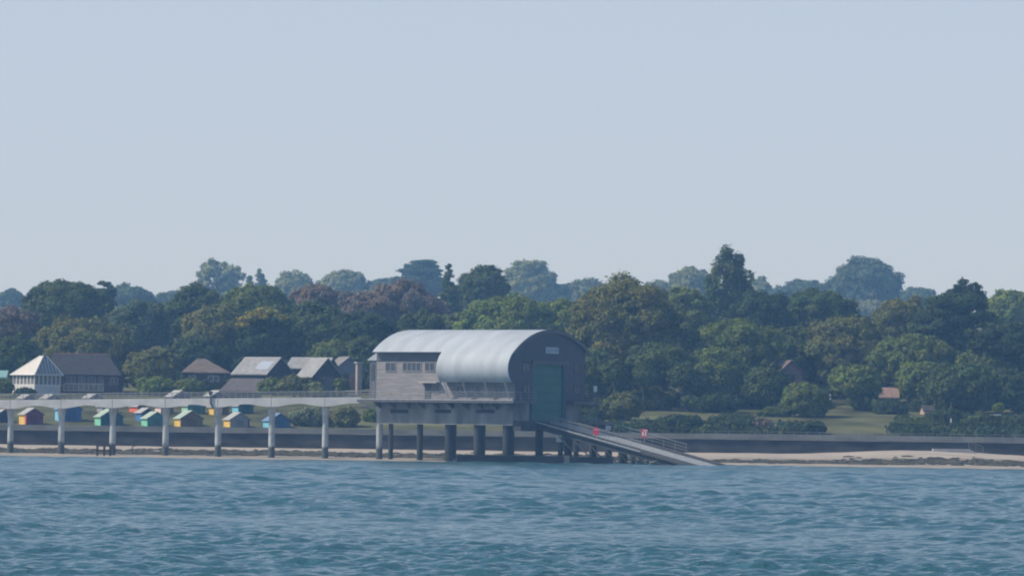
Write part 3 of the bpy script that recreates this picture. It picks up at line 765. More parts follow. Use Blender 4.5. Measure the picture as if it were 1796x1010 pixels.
# reddish wall wing and the tall pillar
d = 862; a = P(612, 690, d); b = P(623, 655, d); zb = ground(a[0], d) - 1
o = MB().box(0, b[0] - a[0], -0.5, 3, 0, b[2] - zb).build('garden_wall', brick_r); o.location = (a[0], d, zb); tag(o, 'reddish brick wall end left of the tall pale brick pillar', 'wall')
d = 858; a = P(623.5, 690, d); b = P(634.5, 637, d); zb = ground(a[0], d) - 1
o = empty('brick_pillar', ((a[0] + b[0]) / 2, d, zb), R(25), 'tall pale brick chimney pillar left of the station annex', 'pillar'); h_ = b[2] - zb
MB().box(-0.40, 0.40, -0.4, 0.4, 0, h_).build('shaft', mat('cream_brick', (0.38, 0.32, 0.28), 0.9, var=0.15), o)
MB().box(-0.6, 0.6, -0.6, 0.6, h_ + 0.002, h_ + 0.22).build('cap', concrete, o)
# low lean-to roof in front of C
d = 842; a = P(384, 690, d); zb = ground(a[0] + 3, d) - 0.6; zt = P(420, 663, d + 3)[2] - zb; ze = P(420, 686, d - 1.0)[2] - zb
o = empty('lean_to', (a[0], d, zb), 0, 'low building with brown sloping roof in front of the grey roofed house', 'outbuilding')
MB().box(0.4, 6.6, -0.8, 3, 0, max(0.3, ze - 0.05)).build('wall', brick_d, o)
lr = MB(); lr.quad((0, -1.1, ze), (6.9, -1.1, ze), (7.0, 3.2, zt), (1.8, 3.2, zt)); lr.quad((0, -1.1, ze - 0.15), (6.9, -1.1, ze - 0.15), (7.0, 3.2, zt - 0.15), (1.8, 3.2, zt - 0.15))
lr.quad((0, -1.1, ze), (6.9, -1.1, ze), (6.9, -1.1, ze - 0.15), (0, -1.1, ze - 0.15)); lr.quad((6.9, -1.1, ze), (7, 3.2, zt), (7, 3.2, zt - .15), (6.9, -1.1, ze - .15)); lr.quad((0, -1.1, ze), (1.8, 3.2, zt), (1.8, 3.2, zt - .15), (0, -1.1, ze - .15))
lr.build('roof', mat('faded_brown_sheet', (0.13, 0.115, 0.115), 0.8, var=0.15), o)
# right side houses, seen through the trees
hR, roR, ze, zr = turned_house(1368, 846, R(-58), 6, 4.6, 652, 633, 'pink brick gabled house half hidden by trees right of the station', tile_r, brick_r)
MB().box(3.003, 3.06, -0.8, 0.8, ze - 1.6, ze - 0.4).build('window', glass, hR)
d = 842; a = P(1542, 720, d); zb = ground(a[0], d) - 0.6
o = empty('cottage', (a[0], d, zb), 0, 'small cottage with terracotta roof among the trees on the right', 'house')
ze = P(1550, 697, d - 2)[2] - zb; zr = P(1550, 681, d)[2] - zb
gable_walls(MB(), 0, 2.9, -2, 2, 0, ze, zr).build('wall', brick_d, o); gable_roof(MB(), 0, 2.9, -2, 2, ze, zr, 0.2).build('roof', mat('cottage_terracotta', (0.30, 0.205, 0.165), 0.85, var=0.1, lines=(2, 0.28, 0.2)), o)  # even terracotta colour of the tiles
front_window(o, 0.8, 1.9, ze - 1.3, ze - 0.4, -2, 2, frame_w)
d = 822; a = P(1617, 738, d); zb = ground(a[0], d) - 0.2
o = empty('garden_shed', (a[0], d, zb), R(18), 'small pale garden shed among dark shrubs on the right', 'shed')
ze = P(1620, 720, d)[2] - zb; zr = P(1620, 712, d)[2] - zb
gable_walls(MB(), 0, 1.8, -0.8, 0.8, 0, ze, zr).build('wall', mat('buff_boards', (0.46, 0.34, 0.24), 0.8), o); gable_roof(MB(), 0, 1.8, -0.8, 0.8, ze, zr, 0.15).build('roof', timber, o)

# small pale things on the right bank
d = 786; a = P(1351, 757, d); zb = float(ground(a[0], d)) - 0.6; zt = P(1352, 742, d)[2]
o = MB().prism([(0, 0), (2.2, 0), (2.2, zt - zb - 0.85), (0.15, zt - zb)], 1, 0, 2.4).build('ramp_block', mat('buff_concrete', (0.50, 0.44, 0.35), 0.9), None)
o.location = (a[0], d, zb); o.rotation_euler = (0, 0, R(-12)); tag(o, 'buff concrete block with sloping top on the bank at the left of the grass clearing', 'concrete block')
for px, py, h, lab in ((1456, 705, 1.2, 'thin white post in the garden left of the terracotta cottage'), (1668, 747, 1.1, 'short white post at the foot of the pines on the right')):
    d = hit(px, py); a = P(px, py, d); g = float(ground(a[0], d))
    o = MB().lathe(0, 0, [(-0.4, 0.11), (h, 0.11), (h + 0.1, 0.02)], 8).build('post', white_p); o.name = 'marker_post'; o.location = (a[0], d, g); tag(o, lab, 'post')
d = 796; a = P(1745, 728, d); g = float(ground(a[0], d))
o = empty('bus_shelter', (a[0], d, g), 0, 'small open shelter with pale flat roof on the lawn near the right edge', 'shelter'); o.name = 'beach_shelter'
MB().box(-0.9, 0.9, -0.5, 0.5, a[2] - g, a[2] - g + 0.16).build('roof', white_p, o)
for xx in (-0.75, 0.75):
    MB().bar((xx, -0.35, -0.2), (xx, -0.35, a[2] - g - 0.002), 0.05).build('post', timber, o)
    MB().bar((xx, 0.35, -0.2), (xx, 0.35, a[2] - g - 0.002), 0.05).build('post', timber, o)
# concrete steps with handrails down to the shingle
d = 763.6; a = P(1636, 787, d); b = P(1702, 790, d)
o = empty('beach_steps', ((a[0] + b[0]) / 2, d, 0), 0, 'pale concrete landing with thin handrail against the sea wall above the shingle', 'steps')
hl = (b[0] - a[0]) / 2
MB().box(-hl, hl, -0.6, 1.3, 1.2, a[2] + 0.05).build('landing', concrete, o)
for k in range(4): MB().box(hl + 0.003 + k * 0.45, hl + 0.453 + k * 0.45, -0.6, 1.3, 0.6, a[2] - 0.15 - k * 0.22).build('tread', concrete, o)
railing([(hl - 0.3, -0.5, a[2]), (hl + 1.8, -0.5, a[2] - 0.7)], o, h=1.1, gap=0.9, name='handrail', mater=rail_m, r=0.025)

# ------------------------------------------------------------------ beach huts
hutcol = {}
def paint(name, c):
    g_ = sum(c) / 3; c = tuple(x * 0.8 + g_ * 0.16 for x in c)
    return mat('hut_' + name, c, 0.6, var=0.08, lines=(2, 0.2, 0.2))
HC = dict(yellow=(0.75, 0.50, 0.12), red=(0.70, 0.05, 0.08), purple=(0.26, 0.05, 0.14), lightblue=(0.22, 0.52, 0.72), blue=(0.05, 0.17, 0.42), green=(0.22, 0.58, 0.40),
          teal=(0.05, 0.25, 0.28), mint=(0.38, 0.62, 0.46), navy=(0.04, 0.06, 0.16), orange=(0.72, 0.16, 0.08), brown=(0.22, 0.15, 0.11), pink=(0.78, 0.60, 0.54), white=(0.7, 0.7, 0.66),
          sky=(0.20, 0.55, 0.68), grey=(0.33, 0.33, 0.33), dteal=(0.03, 0.15, 0.2))
roofp = mat('hut_felt', (0.38, 0.38, 0.37), 0.85, var=0.1)
roofg = mat('hut_green_felt', (0.36, 0.44, 0.36), 0.85, var=0.1)
def hut(xl, yt, yb, wpx, d, side, front, label, depth=2.2, yaw=28, roofm=None, trimc='white'):
    """xl: left edge of lit flank; yt: top of flank wall; yb: foot; wpx: front width in px"""
    s = ppm(d); ya = R(yaw)
    wf = wpx / s / math.cos(ya); h = (yb - yt) / s; sidepx = depth * math.sin(ya) * s
    corner = P(xl + sidepx, yb, d)             # near left corner
    g = float(ground(corner[0], d))
    o = empty('beach_hut', (corner[0], d, corner[2]), ya, label, 'beach hut', 'beach huts on the slope behind the pier')
    zb = min(0.0, g - corner[2] - 0.3)
    rz = h + wf * 0.30
    flank = MB(); flank.box(0, 0.06, 0, depth, 0, h)
    flank.build('side_wall', mat('lit_flank_' + side, HC[side], 0.6, var=0.08, lines=(2, 0.2, 0.2)), o)  # flank keeps the full colour, its sunlit tone
    body = MB(); body.prism([(0.062, 0), (wf, 0), (wf, h), (wf / 2, rz - 0.03), (0.062, h + 0.03)], 1, 0.01, depth - 0.01)
    body.build('wall', paint(front, HC[front]), o)  # darker front colours have the shade of the hut front painted in
    rf = MB(); k = (rz - h) / (wf / 2); ov = 0.22
    rf.prism([(-ov, h - k * ov), (wf / 2, rz), (wf + ov, h - k * ov), (wf + ov, h - k * ov + 0.1), (wf / 2, rz + 0.1), (-ov, h - k * ov + 0.1)], 1, -0.3, depth + 0.1)
    rf.build('roof', roofm or roofp, o)
    dr = MB().box(wf * 0.3, wf * 0.7, -0.04, 0.008, 0.12, h * 0.95).build('door', paint(front + '_dark', tuple(c * 0.75 for c in HC[front])), o)
    if zb < -0.05:
        for (xx, yy) in ((0.1, 0.1), (wf - 0.1, 0.1), (0.1, depth - 0.1), (wf - 0.1, depth - 0.1)):
            MB().box(xx - 0.08, xx + 0.08, yy - 0.08, yy + 0.08, zb, -0.002).build('leg', timber, o)
    return o
hut(-14, 724, 742, 17, 784, 'lightblue', 'navy', 'dark navy hut at the left edge with a pale blue flank')
h1 = hut(31, 726, 744, 31, 781, 'yellow', 'purple', 'purple fronted hut with a yellow flank and a red open door')
dr = MB(); 
dr.box(0.0, 0.75, -0.03, 0.03, 0.05, 1.45); o = dr.build('open_door', paint('red', HC['red']), h1); o.location = (0.05, -0.05, 0); o.rotation_euler = (0, 0, R(-100)); o['label'] = 'red open door'
hut(94, 717, 742, 33, 786, 'lightblue', 'blue', 'blue hut with a light blue flank behind the second pier column', depth=2.6, roofm=mat('hut_blue_felt', (0.16, 0.25, 0.4), 0.8))
hut(164, 730, 748, 38, 781, 'green', 'dteal', 'sea green hut with dark teal front behind the third pier column', roofm=roofg)
hut(168, 712, 727, 26, 800, 'grey', 'navy', 'pale grey hut high on the slope directly above the sea green hut')
hut(224, 712, 727, 13, 801, 'orange', 'brown', 'orange red hut peeping out under the pier left of the blue hut', depth=3.2)
hut(236, 723, 745, 22, 788, 'blue', 'navy', 'dark blue hut with pale roof just behind the green flanked hut')
hut(246, 733, 750, 32, 781, 'green', 'teal', 'teal fronted hut with a bright green flank left of the fourth pier column', roofm=roofg)
hut(270, 712, 728, 22, 800, 'pink', 'brown', 'pale pink flanked hut high on the slope beside the fourth pier column')
hut(304, 733, 748, 38, 781, 'yellow', 'brown', 'brown fronted hut with yellow flank right of the fourth pier column', roofm=roofg)
hut(317, 711, 728, 30, 800, 'mint', 'teal', 'mint flanked hut with teal front high on the slope')
hut(363, 713, 729, 26, 799, 'yellow', 'brown', 'yellow flanked hut high on the slope just left of the fifth pier column')
h2 = hut(391, 735, 751, 34, 781, 'yellow', 'grey', 'grey fronted hut with yellow flank and dark red corner board beside a pier column')
wf = 34 / ppm(781) / math.cos(R(22)); o = MB().box(wf - 0.16, wf + 0.04, -0.06, 0.008, 0, 1.35).build('corner_board', paint('maroon', (0.2, 0.03, 0.05)), h2)
hut(406, 711, 723, 26, 802, 'sky', 'dteal', 'pale sky blue flanked hut high on the slope under the pier girder')
hut(460, 737, 751, 36, 781, 'sky', 'blue', 'bright sky blue hut behind the sixth pier column', roofm=mat('hut_blue_felt', (0.16, 0.25, 0.4), 0.8))
for k, (xl, yt, wpx, lab) in enumerate(((27, 694, 20, 'topmost hut roof showing over the pier rail in front of the conservatory'), (68, 694, 20, 'topmost hut roof showing over the pier rail below the conservatory corner'), (143, 693, 20, 'topmost hut roof showing over the pier rail below the long bungalow'),
                                  (288, 691, 30, 'topmost hut roof over the pier rail in front of the clipped hedge'), (356, 690, 26, 'topmost hut roof over the pier rail beside the dark service pipe'))):
    hut(xl, yt + 4, yt + 22, wpx, 818, 'grey', 'navy', lab, depth=2.8)

# ------------------------------------------------------------------ foliage
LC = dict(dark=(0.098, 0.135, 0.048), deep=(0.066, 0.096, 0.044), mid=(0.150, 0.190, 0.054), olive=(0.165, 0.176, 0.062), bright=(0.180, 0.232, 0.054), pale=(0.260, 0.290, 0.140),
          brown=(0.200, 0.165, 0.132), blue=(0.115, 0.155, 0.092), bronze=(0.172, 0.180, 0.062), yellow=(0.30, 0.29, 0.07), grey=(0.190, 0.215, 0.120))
def leaf_tris(c, nrm, size, rg):
    n = len(c)
    nrm = nrm / (np.linalg.norm(nrm, axis=1)[:, None] + 1e-9)
    a = rg.normal(size=(n, 3)); t = np.cross(nrm, a); t /= (np.linalg.norm(t, axis=1)[:, None] + 1e-9); b = np.cross(nrm, t)
    s = size * rg.uniform(0.65, 1.35, n)[:, None]
    ang = rg.uniform(0, 0.6, n)[:, None]
    p0 = c + t * s * 0.75; p1 = c + (-t * 0.5 + b * (0.5 + 0.3 * ang)) * s; p2 = c + (-t * 0.4 - b * 0.55) * s
    return np.stack([p0, p1, p2], 1).reshape(-1, 3)
def sph(n, rg):
    v = rg.normal(size=(n, 3)); return v / np.linalg.norm(v, axis=1)[:, None]

def clumps(shape, rx, ry, rz, rg):
    """list of (centre, radii(3), tone) in a crown whose base is z=0 and top z=2*rz"""
    out = []
    mr = (rx + ry + rz) / 3
    if shape in ('round', 'airy', 'bush', 'domed'):
        n = dict(round=125, airy=64, bush=80, domed=175)[shape]
        k = np.arange(n) + 0.5
        ph = np.arccos(1 - 1.72 * k / n); th = np.pi * (1 + 5 ** 0.5) * k + rg.uniform(0, 6)
        base = dict(round=0.18, airy=0.165, bush=0.22, domed=0.155)[shape]
        lob = [(sph(1, rg)[0], rg.uniform(0.05, 0.20)) for _ in range(6)]
        for a, b in zip(ph, th):
            dv = np.array([math.sin(a) * math.cos(b), math.sin(a) * math.sin(b), math.cos(a)])
            f = rg.uniform(0.70, 0.96) if shape != 'airy' else rg.uniform(0.5, 0.95)
            for lv_, am in lob: f += am * max(0, np.dot(dv, lv_) - 0.45) - 0.02
            rc = mr * base * rg.uniform(0.55, 1.5)
            c = dv * np.array([rx, ry, rz]) * f + np.array([0, 0, rz])
            out.append((c, np.array([rc, rc, rc * rg.uniform(0.6, 0.85)]), rg.uniform(0.85, 1.16)))
        if shape != 'airy':
            for _ in range(int(n * 0.35)):
                dv = sph(1, rg)[0]; c = dv * np.array([rx, ry, rz]) * rg.uniform(0.2, 0.55) + np.array([0, 0, rz]); rc = mr * base * 1.6
                out.append((c, np.array([rc, rc, rc * 0.8]), 0.9))
    elif shape == 'cedar':
        for lay in range(9):
            zf = lay / 8.0; rad = math.sqrt(max(0.04, 1 - (zf * 0.97) ** 2)) * (0.75 + 0.3 * rg.random())
            if lay == 0: rad *= 0.8
            for k in range(int(8 + 16 * rad)):
                a = rg.uniform(0, 6.283); q = rad * math.sqrt(rg.uniform(0.02, 1))
                rc = mr * 0.17 * rg.uniform(0.6, 1.5)
                out.append((np.array([rx * q * math.cos(a), ry * q * math.sin(a), 2 * rz * (0.12 + 0.85 * zf) - rz * 0.15 * q]), np.array([rc * 1.3, rc * 1.3, rc * 0.32]), rg.uniform(0.75, 1.2)))
    elif shape == 'pine':
        for k in range(90):
            zf = rg.uniform(0.05, 1.0) ** 0.8; rad = (1.0 - 0.40 * zf ** 3) * (0.78 + 0.22 * math.sin(zf * 9 + 1)); a = rg.uniform(0, 6.283); q = rad * rg.uniform(0.25, 1.0)
            rc = mr * 0.17 * rg.uniform(0.6, 1.5)
            out.append((np.array([rx * q * math.cos(a), ry * q * math.sin(a), 2 * rz * zf - rc * 0.4]), np.array([rc * 1.2, rc * 1.2, rc * 0.5]), rg.uniform(0.7, 1.2)))
    elif shape == 'conifer':
        for k in range(60):
            zf = rg.uniform(0, 1) ** 1.2; rad = (1 - zf) ** 0.8; a = rg.uniform(0, 6.283); q = rad * rg.uniform(0.5, 1.0)
            rc = mr * (0.10 + 0.16 * (1 - zf)) * rg.uniform(0.7, 1.3)
            out.append((np.array([rx * q * math.cos(a), ry * q * math.sin(a), 2 * rz * zf]), np.array([rc * 1.2, rc * 1.2, rc * 0.8]), rg.uniform(0.75, 1.2)))
    elif shape == 'poplar':
        for s in range(3):
            ox, oy, hh = ((-0.20, 0, 1.0), (0.36, 0.1, 0.93), (0.08, -0.2, 0.86))[s]
            for k in range(60):
                zf = rg.uniform(0.02, 1) * hh; prof = math.sin(math.pi * min(1, 0.15 + 0.85 * zf / hh)) ** 0.7 * 0.58 + 0.05
                a = rg.uniform(0, 6.283); q = prof * rg.uniform(0.4, 1.3)
                rc = min(rx, ry) * 0.19 * rg.uniform(0.6, 1.5)
                out.append((np.array([rx * (ox + q * math.cos(a)), ry * (oy + q * math.sin(a)), 2 * rz * zf]), np.array([rc, rc, rc * 1.5]), rg.uniform(0.75, 1.2)))
    return out

def foliage(cl, leaf, rg, dens=1.0, up=0.22, hue=0.12, mid=None, rad=None):
    cs, ns, ts = [], [], []
    la = 0.42 * leaf * leaf
    for c, r, tone in cl:
        area = 4 * math.pi * ((r[0] * r[1]) ** 1.6 / 3 + (r[0] * r[2]) ** 1.6 / 3 + (r[1] * r[2]) ** 1.6 / 3) ** (1 / 1.6)
        n = max(6, int(dens * area / la))
        dv = sph(n, rg); q = rg.uniform(0.35, 1.0, n) ** 0.45
        q *= 1 + 0.18 * rg.normal(size=n)
        cs.append(c + dv * r * q[:, None])
        out_ = np.zeros(3)
        if mid is not None:                      # leaves face outward from the crown as well as from their own spray
            out_ = (c - mid) / rad; out_ = out_ / (np.linalg.norm(out_) + 0.3)
        ns.append(dv * 0.6 + out_ * 0.6 + np.array([0, 0, up]) + 0.45 * rg.normal(size=(n, 3)))
        t = tone * rg.uniform(0.75, 1.25, n); h = 1 + hue * rg.normal() + 0.05 * rg.normal(size=n)
        ts.append(np.stack([t * h, t, t * (2 - h) * 0.9 + 0.1 * t, np.ones(n)], -1))
    c = np.concatenate(cs); nn = np.concatenate(ns); t = np.concatenate(ts)
    return leaf_tris(c, nn, leaf, rg), t

NLEAF = 0
def tree(name, label, cx, top, wpx, bot, d, shape, colr, cat='tree', group=None, dens=0.9, leaf=None, trunk=True, seed=None, depth=0.85):
    global NLEAF
    rg = np.random.default_rng(seed if seed is not None else int(cx * 13 + top * 7 + d))
    if d >= 1250: d *= 1.42
    s = ppm(d); pt = P(cx, top, d); pb = P(cx, bot, d)
    g = float(ground(pt[0], d)); zt, zb = pt[2], max(pb[2], g - 0.5)
    rx = wpx / s / 2 * (1.1 if trunk else 1.0); rz = max(0.6, (zt - zb) / 2); ry = rx * depth
    lf = leaf or 0.33 * (d / 850.0) ** 0.9
    cl = clumps(shape, rx * 0.93, ry * 0.93, rz, rg)
    co, tone = foliage(cl, lf, rg, dens, hue=0.055, mid=np.array([0, 0, rz * 0.9]), rad=np.array([rx, ry, rz]))
    o = empty(name, (pt[0], d, g), 0, label, cat, group)
    co = co + np.array([0, 0, zb - g])
    NLEAF += len(tone)
    npmesh('foliage' if not trunk else 'crown', co, 3, np.arange(len(co)), leafmat('leaf_' + colr, LC[colr]), o, tone=tone)
    if trunk:
        mb = MB(); h = zb - g; r_ = max(0.16, rx * 0.055)
        topz = h + rz * (1.6 if shape in ('conifer', 'poplar', 'cedar') else 0.9)
        p_ = Vector((0, 0, -0.8)); lean = Vector((rg.uniform(-.04, .04), rg.uniform(-.04, .04), 0)) * topz
        for k in range(4):
            q_ = Vector((0, 0, -0.8 + (topz + 0.8) * (k + 1) / 4)) + lean * ((k + 1) / 4) ** 2
            mb.bar(p_, q_, r_ * (1 - 0.2 * k), r_ * (0.8 - 0.2 * k), 8); p_ = q_
        for k in range(0, len(cl), max(1, len(cl) // 9)):
            c = Vector(cl[k][0]) + Vector((0, 0, zb - g)); z0 = min(topz * 0.9, max(h * 0.75, c.z * 0.55))
            mb.bar(lean * (z0 / topz) ** 2 + Vector((0, 0, z0)), c, r_ * 0.42, r_ * 0.12, 5)
        mb.build('trunk', bark_p if colr in ('olive', 'bronze', 'mid') or 'bare' in label else bark, o)
    return o

T = tree
GB = 'trees along the skyline'
# skyline
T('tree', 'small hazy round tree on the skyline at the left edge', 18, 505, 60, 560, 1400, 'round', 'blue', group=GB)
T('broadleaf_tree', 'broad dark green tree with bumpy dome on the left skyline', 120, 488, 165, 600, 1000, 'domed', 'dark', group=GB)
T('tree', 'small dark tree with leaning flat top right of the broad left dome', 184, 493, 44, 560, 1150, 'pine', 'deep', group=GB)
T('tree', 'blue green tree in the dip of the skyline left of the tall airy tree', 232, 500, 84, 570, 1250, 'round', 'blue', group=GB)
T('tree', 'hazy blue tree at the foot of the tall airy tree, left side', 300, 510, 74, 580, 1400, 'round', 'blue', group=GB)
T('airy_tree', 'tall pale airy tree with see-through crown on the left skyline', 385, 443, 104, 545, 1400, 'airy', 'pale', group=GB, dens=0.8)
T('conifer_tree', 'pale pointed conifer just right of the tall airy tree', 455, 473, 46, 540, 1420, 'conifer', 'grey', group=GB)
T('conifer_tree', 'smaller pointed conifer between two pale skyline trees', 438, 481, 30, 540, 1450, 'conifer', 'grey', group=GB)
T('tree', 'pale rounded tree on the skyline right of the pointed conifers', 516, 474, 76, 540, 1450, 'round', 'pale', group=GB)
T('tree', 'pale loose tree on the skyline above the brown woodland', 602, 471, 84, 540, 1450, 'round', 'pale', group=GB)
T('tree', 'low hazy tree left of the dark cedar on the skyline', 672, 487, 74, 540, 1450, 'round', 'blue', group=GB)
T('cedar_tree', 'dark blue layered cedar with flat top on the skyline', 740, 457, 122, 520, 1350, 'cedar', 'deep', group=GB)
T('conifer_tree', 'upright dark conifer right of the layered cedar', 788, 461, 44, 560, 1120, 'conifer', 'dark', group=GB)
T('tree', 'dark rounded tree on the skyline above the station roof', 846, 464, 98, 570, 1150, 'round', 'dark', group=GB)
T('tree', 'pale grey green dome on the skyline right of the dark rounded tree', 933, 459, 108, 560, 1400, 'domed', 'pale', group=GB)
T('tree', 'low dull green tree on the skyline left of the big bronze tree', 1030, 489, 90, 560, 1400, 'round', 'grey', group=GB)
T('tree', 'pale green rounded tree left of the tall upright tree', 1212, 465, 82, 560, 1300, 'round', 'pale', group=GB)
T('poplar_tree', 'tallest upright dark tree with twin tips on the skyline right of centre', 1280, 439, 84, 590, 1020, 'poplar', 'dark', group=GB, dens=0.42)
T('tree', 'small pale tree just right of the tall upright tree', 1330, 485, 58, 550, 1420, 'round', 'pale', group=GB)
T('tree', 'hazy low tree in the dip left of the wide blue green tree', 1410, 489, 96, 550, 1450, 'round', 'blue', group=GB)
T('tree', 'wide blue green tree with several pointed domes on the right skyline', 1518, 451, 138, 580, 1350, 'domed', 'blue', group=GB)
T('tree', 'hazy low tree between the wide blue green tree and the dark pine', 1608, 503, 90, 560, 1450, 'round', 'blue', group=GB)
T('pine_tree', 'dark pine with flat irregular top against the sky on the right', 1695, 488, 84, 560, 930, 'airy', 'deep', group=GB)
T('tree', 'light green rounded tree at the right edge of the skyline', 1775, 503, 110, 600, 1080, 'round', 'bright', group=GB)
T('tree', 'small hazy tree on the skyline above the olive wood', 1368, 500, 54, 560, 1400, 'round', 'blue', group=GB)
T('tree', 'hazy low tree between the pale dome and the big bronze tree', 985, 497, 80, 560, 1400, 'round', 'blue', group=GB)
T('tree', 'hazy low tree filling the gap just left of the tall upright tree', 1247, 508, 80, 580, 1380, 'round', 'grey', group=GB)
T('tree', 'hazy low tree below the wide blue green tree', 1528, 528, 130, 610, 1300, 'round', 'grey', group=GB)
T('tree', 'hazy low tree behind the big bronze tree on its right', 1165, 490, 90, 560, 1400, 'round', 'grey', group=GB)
# middle
GM = 'trees of the wood behind the shore'
T('tree', 'brownish tree at the left edge above the conservatory', 25, 530, 110, 640, 940, 'round', 'brown', group=GM)
T('tree', 'dark green tree filling the left edge behind the teal roof', 20, 585, 120, 680, 880, 'round', 'dark', group=GM)
T('tree', 'wide olive tree directly above the brown roofed house', 150, 556, 200, 670, 895, 'domed', 'olive', group=GM)
T('tree', 'dark blue green tree right of the broad left dome', 246, 522, 120, 640, 980, 'round', 'blue', group=GM)
T('tree', 'dark tree sloping up to the tall airy tree', 345, 500, 140, 640, 990, 'round', 'dark', group=GM)
T('tree', 'rounded green tree below the pointed conifers', 455, 492, 150, 620, 970, 'domed', 'mid', group=GM)
T('tree', 'olive tree in front of the dark sloping tree', 378, 532, 140, 650, 915, 'round', 'olive', group=GM)
T('tree', 'dark tree with yellow green crest above the grey slate roof', 472, 541, 120, 650, 885, 'round', 'deep', group=GM)
BL = bpy.data.objects[[o.name for o in COL.objects if o.get('label', '').startswith('dark tree with yellow green crest')][0]]
def sunlit_crest(o, cr_rx, z0, z1, n, colr, side=-1):  # yellow leaf clumps that paint sunlight onto the crown top
    rg = np.random.default_rng(n); cl = []
    for k in range(n):
        a = rg.uniform(0, 6.283); f = rg.uniform(0, 1)
        x = cr_rx * (side * 0.15 + 0.78 * math.cos(a) * f); y = -abs(cr_rx * 0.7 * math.sin(a) * f) - 0.15 * cr_rx
        z = z1 - (z1 - z0) * (0.08 + 0.9 * (x / cr_rx - side * 0.15) ** 2 + 0.55 * (y / cr_rx) ** 2); r_ = rg.uniform(0.4, 0.9)
        cl.append((np.array([x, y, z]), np.array([r_ * 1.3, r_, r_ * 0.6]), rg.uniform(0.7, 1.3)))
    co, tone = foliage(cl, 0.36, rg, 0.8)
    npmesh('sunlit_crest', co, 3, np.arange(len(co)), leafmat('leaf_' + colr, LC[colr]), o, tone=tone)
_t = P(472, 541, 885)[2] - float(ground(P(472, 541, 885)[0], 885)); sunlit_crest(BL, 120 / ppm(885) / 2, _t - 5.0, _t + 0.2, 46, 'yellow')
T('tree', 'reddish brown tree left of the pair above the station', 560, 498, 150, 600, 1030, 'round', 'brown', group=GM)
T('tree', 'large reddish brown dome left of the station roof top', 700, 493, 190, 610, 1030, 'domed', 'brown', group=GM)
T('tree', 'brown tree low between the two reddish brown domes', 640, 512, 110, 600, 1020, 'round', 'brown', group=GM)
T('tree', 'dark green tree above the black gabled house', 560, 530, 130, 650, 905, 'round', 'dark', group=GM)
T('tree', 'dark blue green tree just left of the station roof', 640, 540, 140, 660, 900, 'round', 'deep', group=GM)
T('tree', 'dark tree behind the left end of the station roof', 735, 545, 110, 650, 905, 'round', 'dark', group=GM)
T('tree', 'bright green wide tree over the middle of the station roof', 890, 516, 190, 640, 930, 'domed', 'bright', group=GM)
T('tree', 'small green tree left of the bright wide tree', 800, 548, 90, 640, 940, 'round', 'mid', group=GM)
T('tree', 'light green tree between the bright wide tree and the bronze tree', 985, 522, 100, 650, 960, 'round', 'bright', group=GM)
T('broadleaf_tree', 'biggest bronze green tree with domed crown right of the station', 1104, 474, 210, 690, 850, 'domed', 'bronze', group=GM, dens=1.0)
T('tree', 'green tree squeezed between the bronze tree and the tall upright tree', 1205, 498, 110, 640, 950, 'round', 'mid', group=GM)
T('tree', 'dark tree right of the tall upright tree', 1335, 502, 110, 640, 950, 'round', 'deep', group=GM)
T('tree', 'layered green tree standing before the tall upright tree', 1285, 556, 200, 700, 850, 'domed', 'mid', group=GM)
T('tree', 'dark green dome below the wide blue green tree', 1440, 511, 160, 620, 960, 'domed', 'dark', group=GM)
T('tree', 'large olive topped tree in the middle of the right wood', 1480, 545, 190, 700, 870, 'domed', 'olive', group=GM)
T('tree', 'olive green tree left of the dark pines', 1585, 520, 120, 640, 930, 'round', 'olive', group=GM)
T('tree', 'mid green tree above the terracotta cottage', 1595, 588, 160, 690, 855, 'domed', 'mid', group=GM)
T('pine_tree', 'wide dark pine under the flat topped pine', 1672, 512, 180, 640, 900, 'pine', 'deep', group=GM)
T('pine_tree', 'dark spreading pine near the right edge', 1750, 560, 150, 700, 850, 'pine', 'deep', group=GM)
T('tree', 'dark green tree at the right edge below the light green one', 1785, 560, 110, 690, 880, 'round', 'dark', group=GM)
T('tree', 'green tree on the shoulder right of the wide dark pine', 1730, 600, 120, 720, 850, 'round', 'mid', group=GM)
T('tree', 'dark tree filling the gap left of the olive topped tree', 1400, 570, 130, 690, 870, 'round', 'dark', group=GM)
T('tree', 'dull green tree right of the olive topped tree, below the hazy ones', 1545, 545, 110, 650, 960, 'round', 'mid', group=GM)
# front row
GF = 'trees at the edge of the shore'
T('tree', 'grey green bushy tree right of the long brown roofed house', 268, 606, 110, 690, 850, 'round', 'olive', group=GF)
T('tree', 'dark tree behind the hipped brown roof', 350, 590, 120, 680, 885, 'round', 'deep', group=GF)
T('tree', 'green tree close behind the grey slate roofs', 580, 592, 100, 670, 882, 'round', 'mid', group=GF)
T('tree', 'dark tree behind the brick pillar and annex', 640, 590, 80, 680, 880, 'round', 'dark', group=GF)
T('tree', 'dark shady tree touching the right side of the station', 1050, 610, 110, 715, 832, 'round', 'dark', group=GF)
T('tree', 'dark tree with bare pale trunk right of the bronze tree', 1160, 600, 130, 690, 835, 'round', 'dark', group=GF)
T('tree', 'slim trunked tree left of the pink brick house', 1255, 610, 130, 710, 835, 'round', 'mid', group=GF)
T('tree', 'dark tree left of the pink brick house gable', 1345, 636, 84, 722, 830, 'round', 'dark', group=GF)
T('tree', 'light green small tree left of the grass clearing', 1412, 668, 90, 745, 812, 'round', 'mid', group=GF)
T('tree', 'small bright green tree above the grass clearing', 1500, 638, 96, 705, 832, 'round', 'bright', group=GF)
T('tree', 'green tree right behind the terracotta cottage', 1620, 630, 110, 710, 838, 'round', 'mid', group=GF)
T('tree', 'dark low tree right of the terracotta cottage', 1690, 640, 130, 730, 826, 'round', 'dark', group=GF)
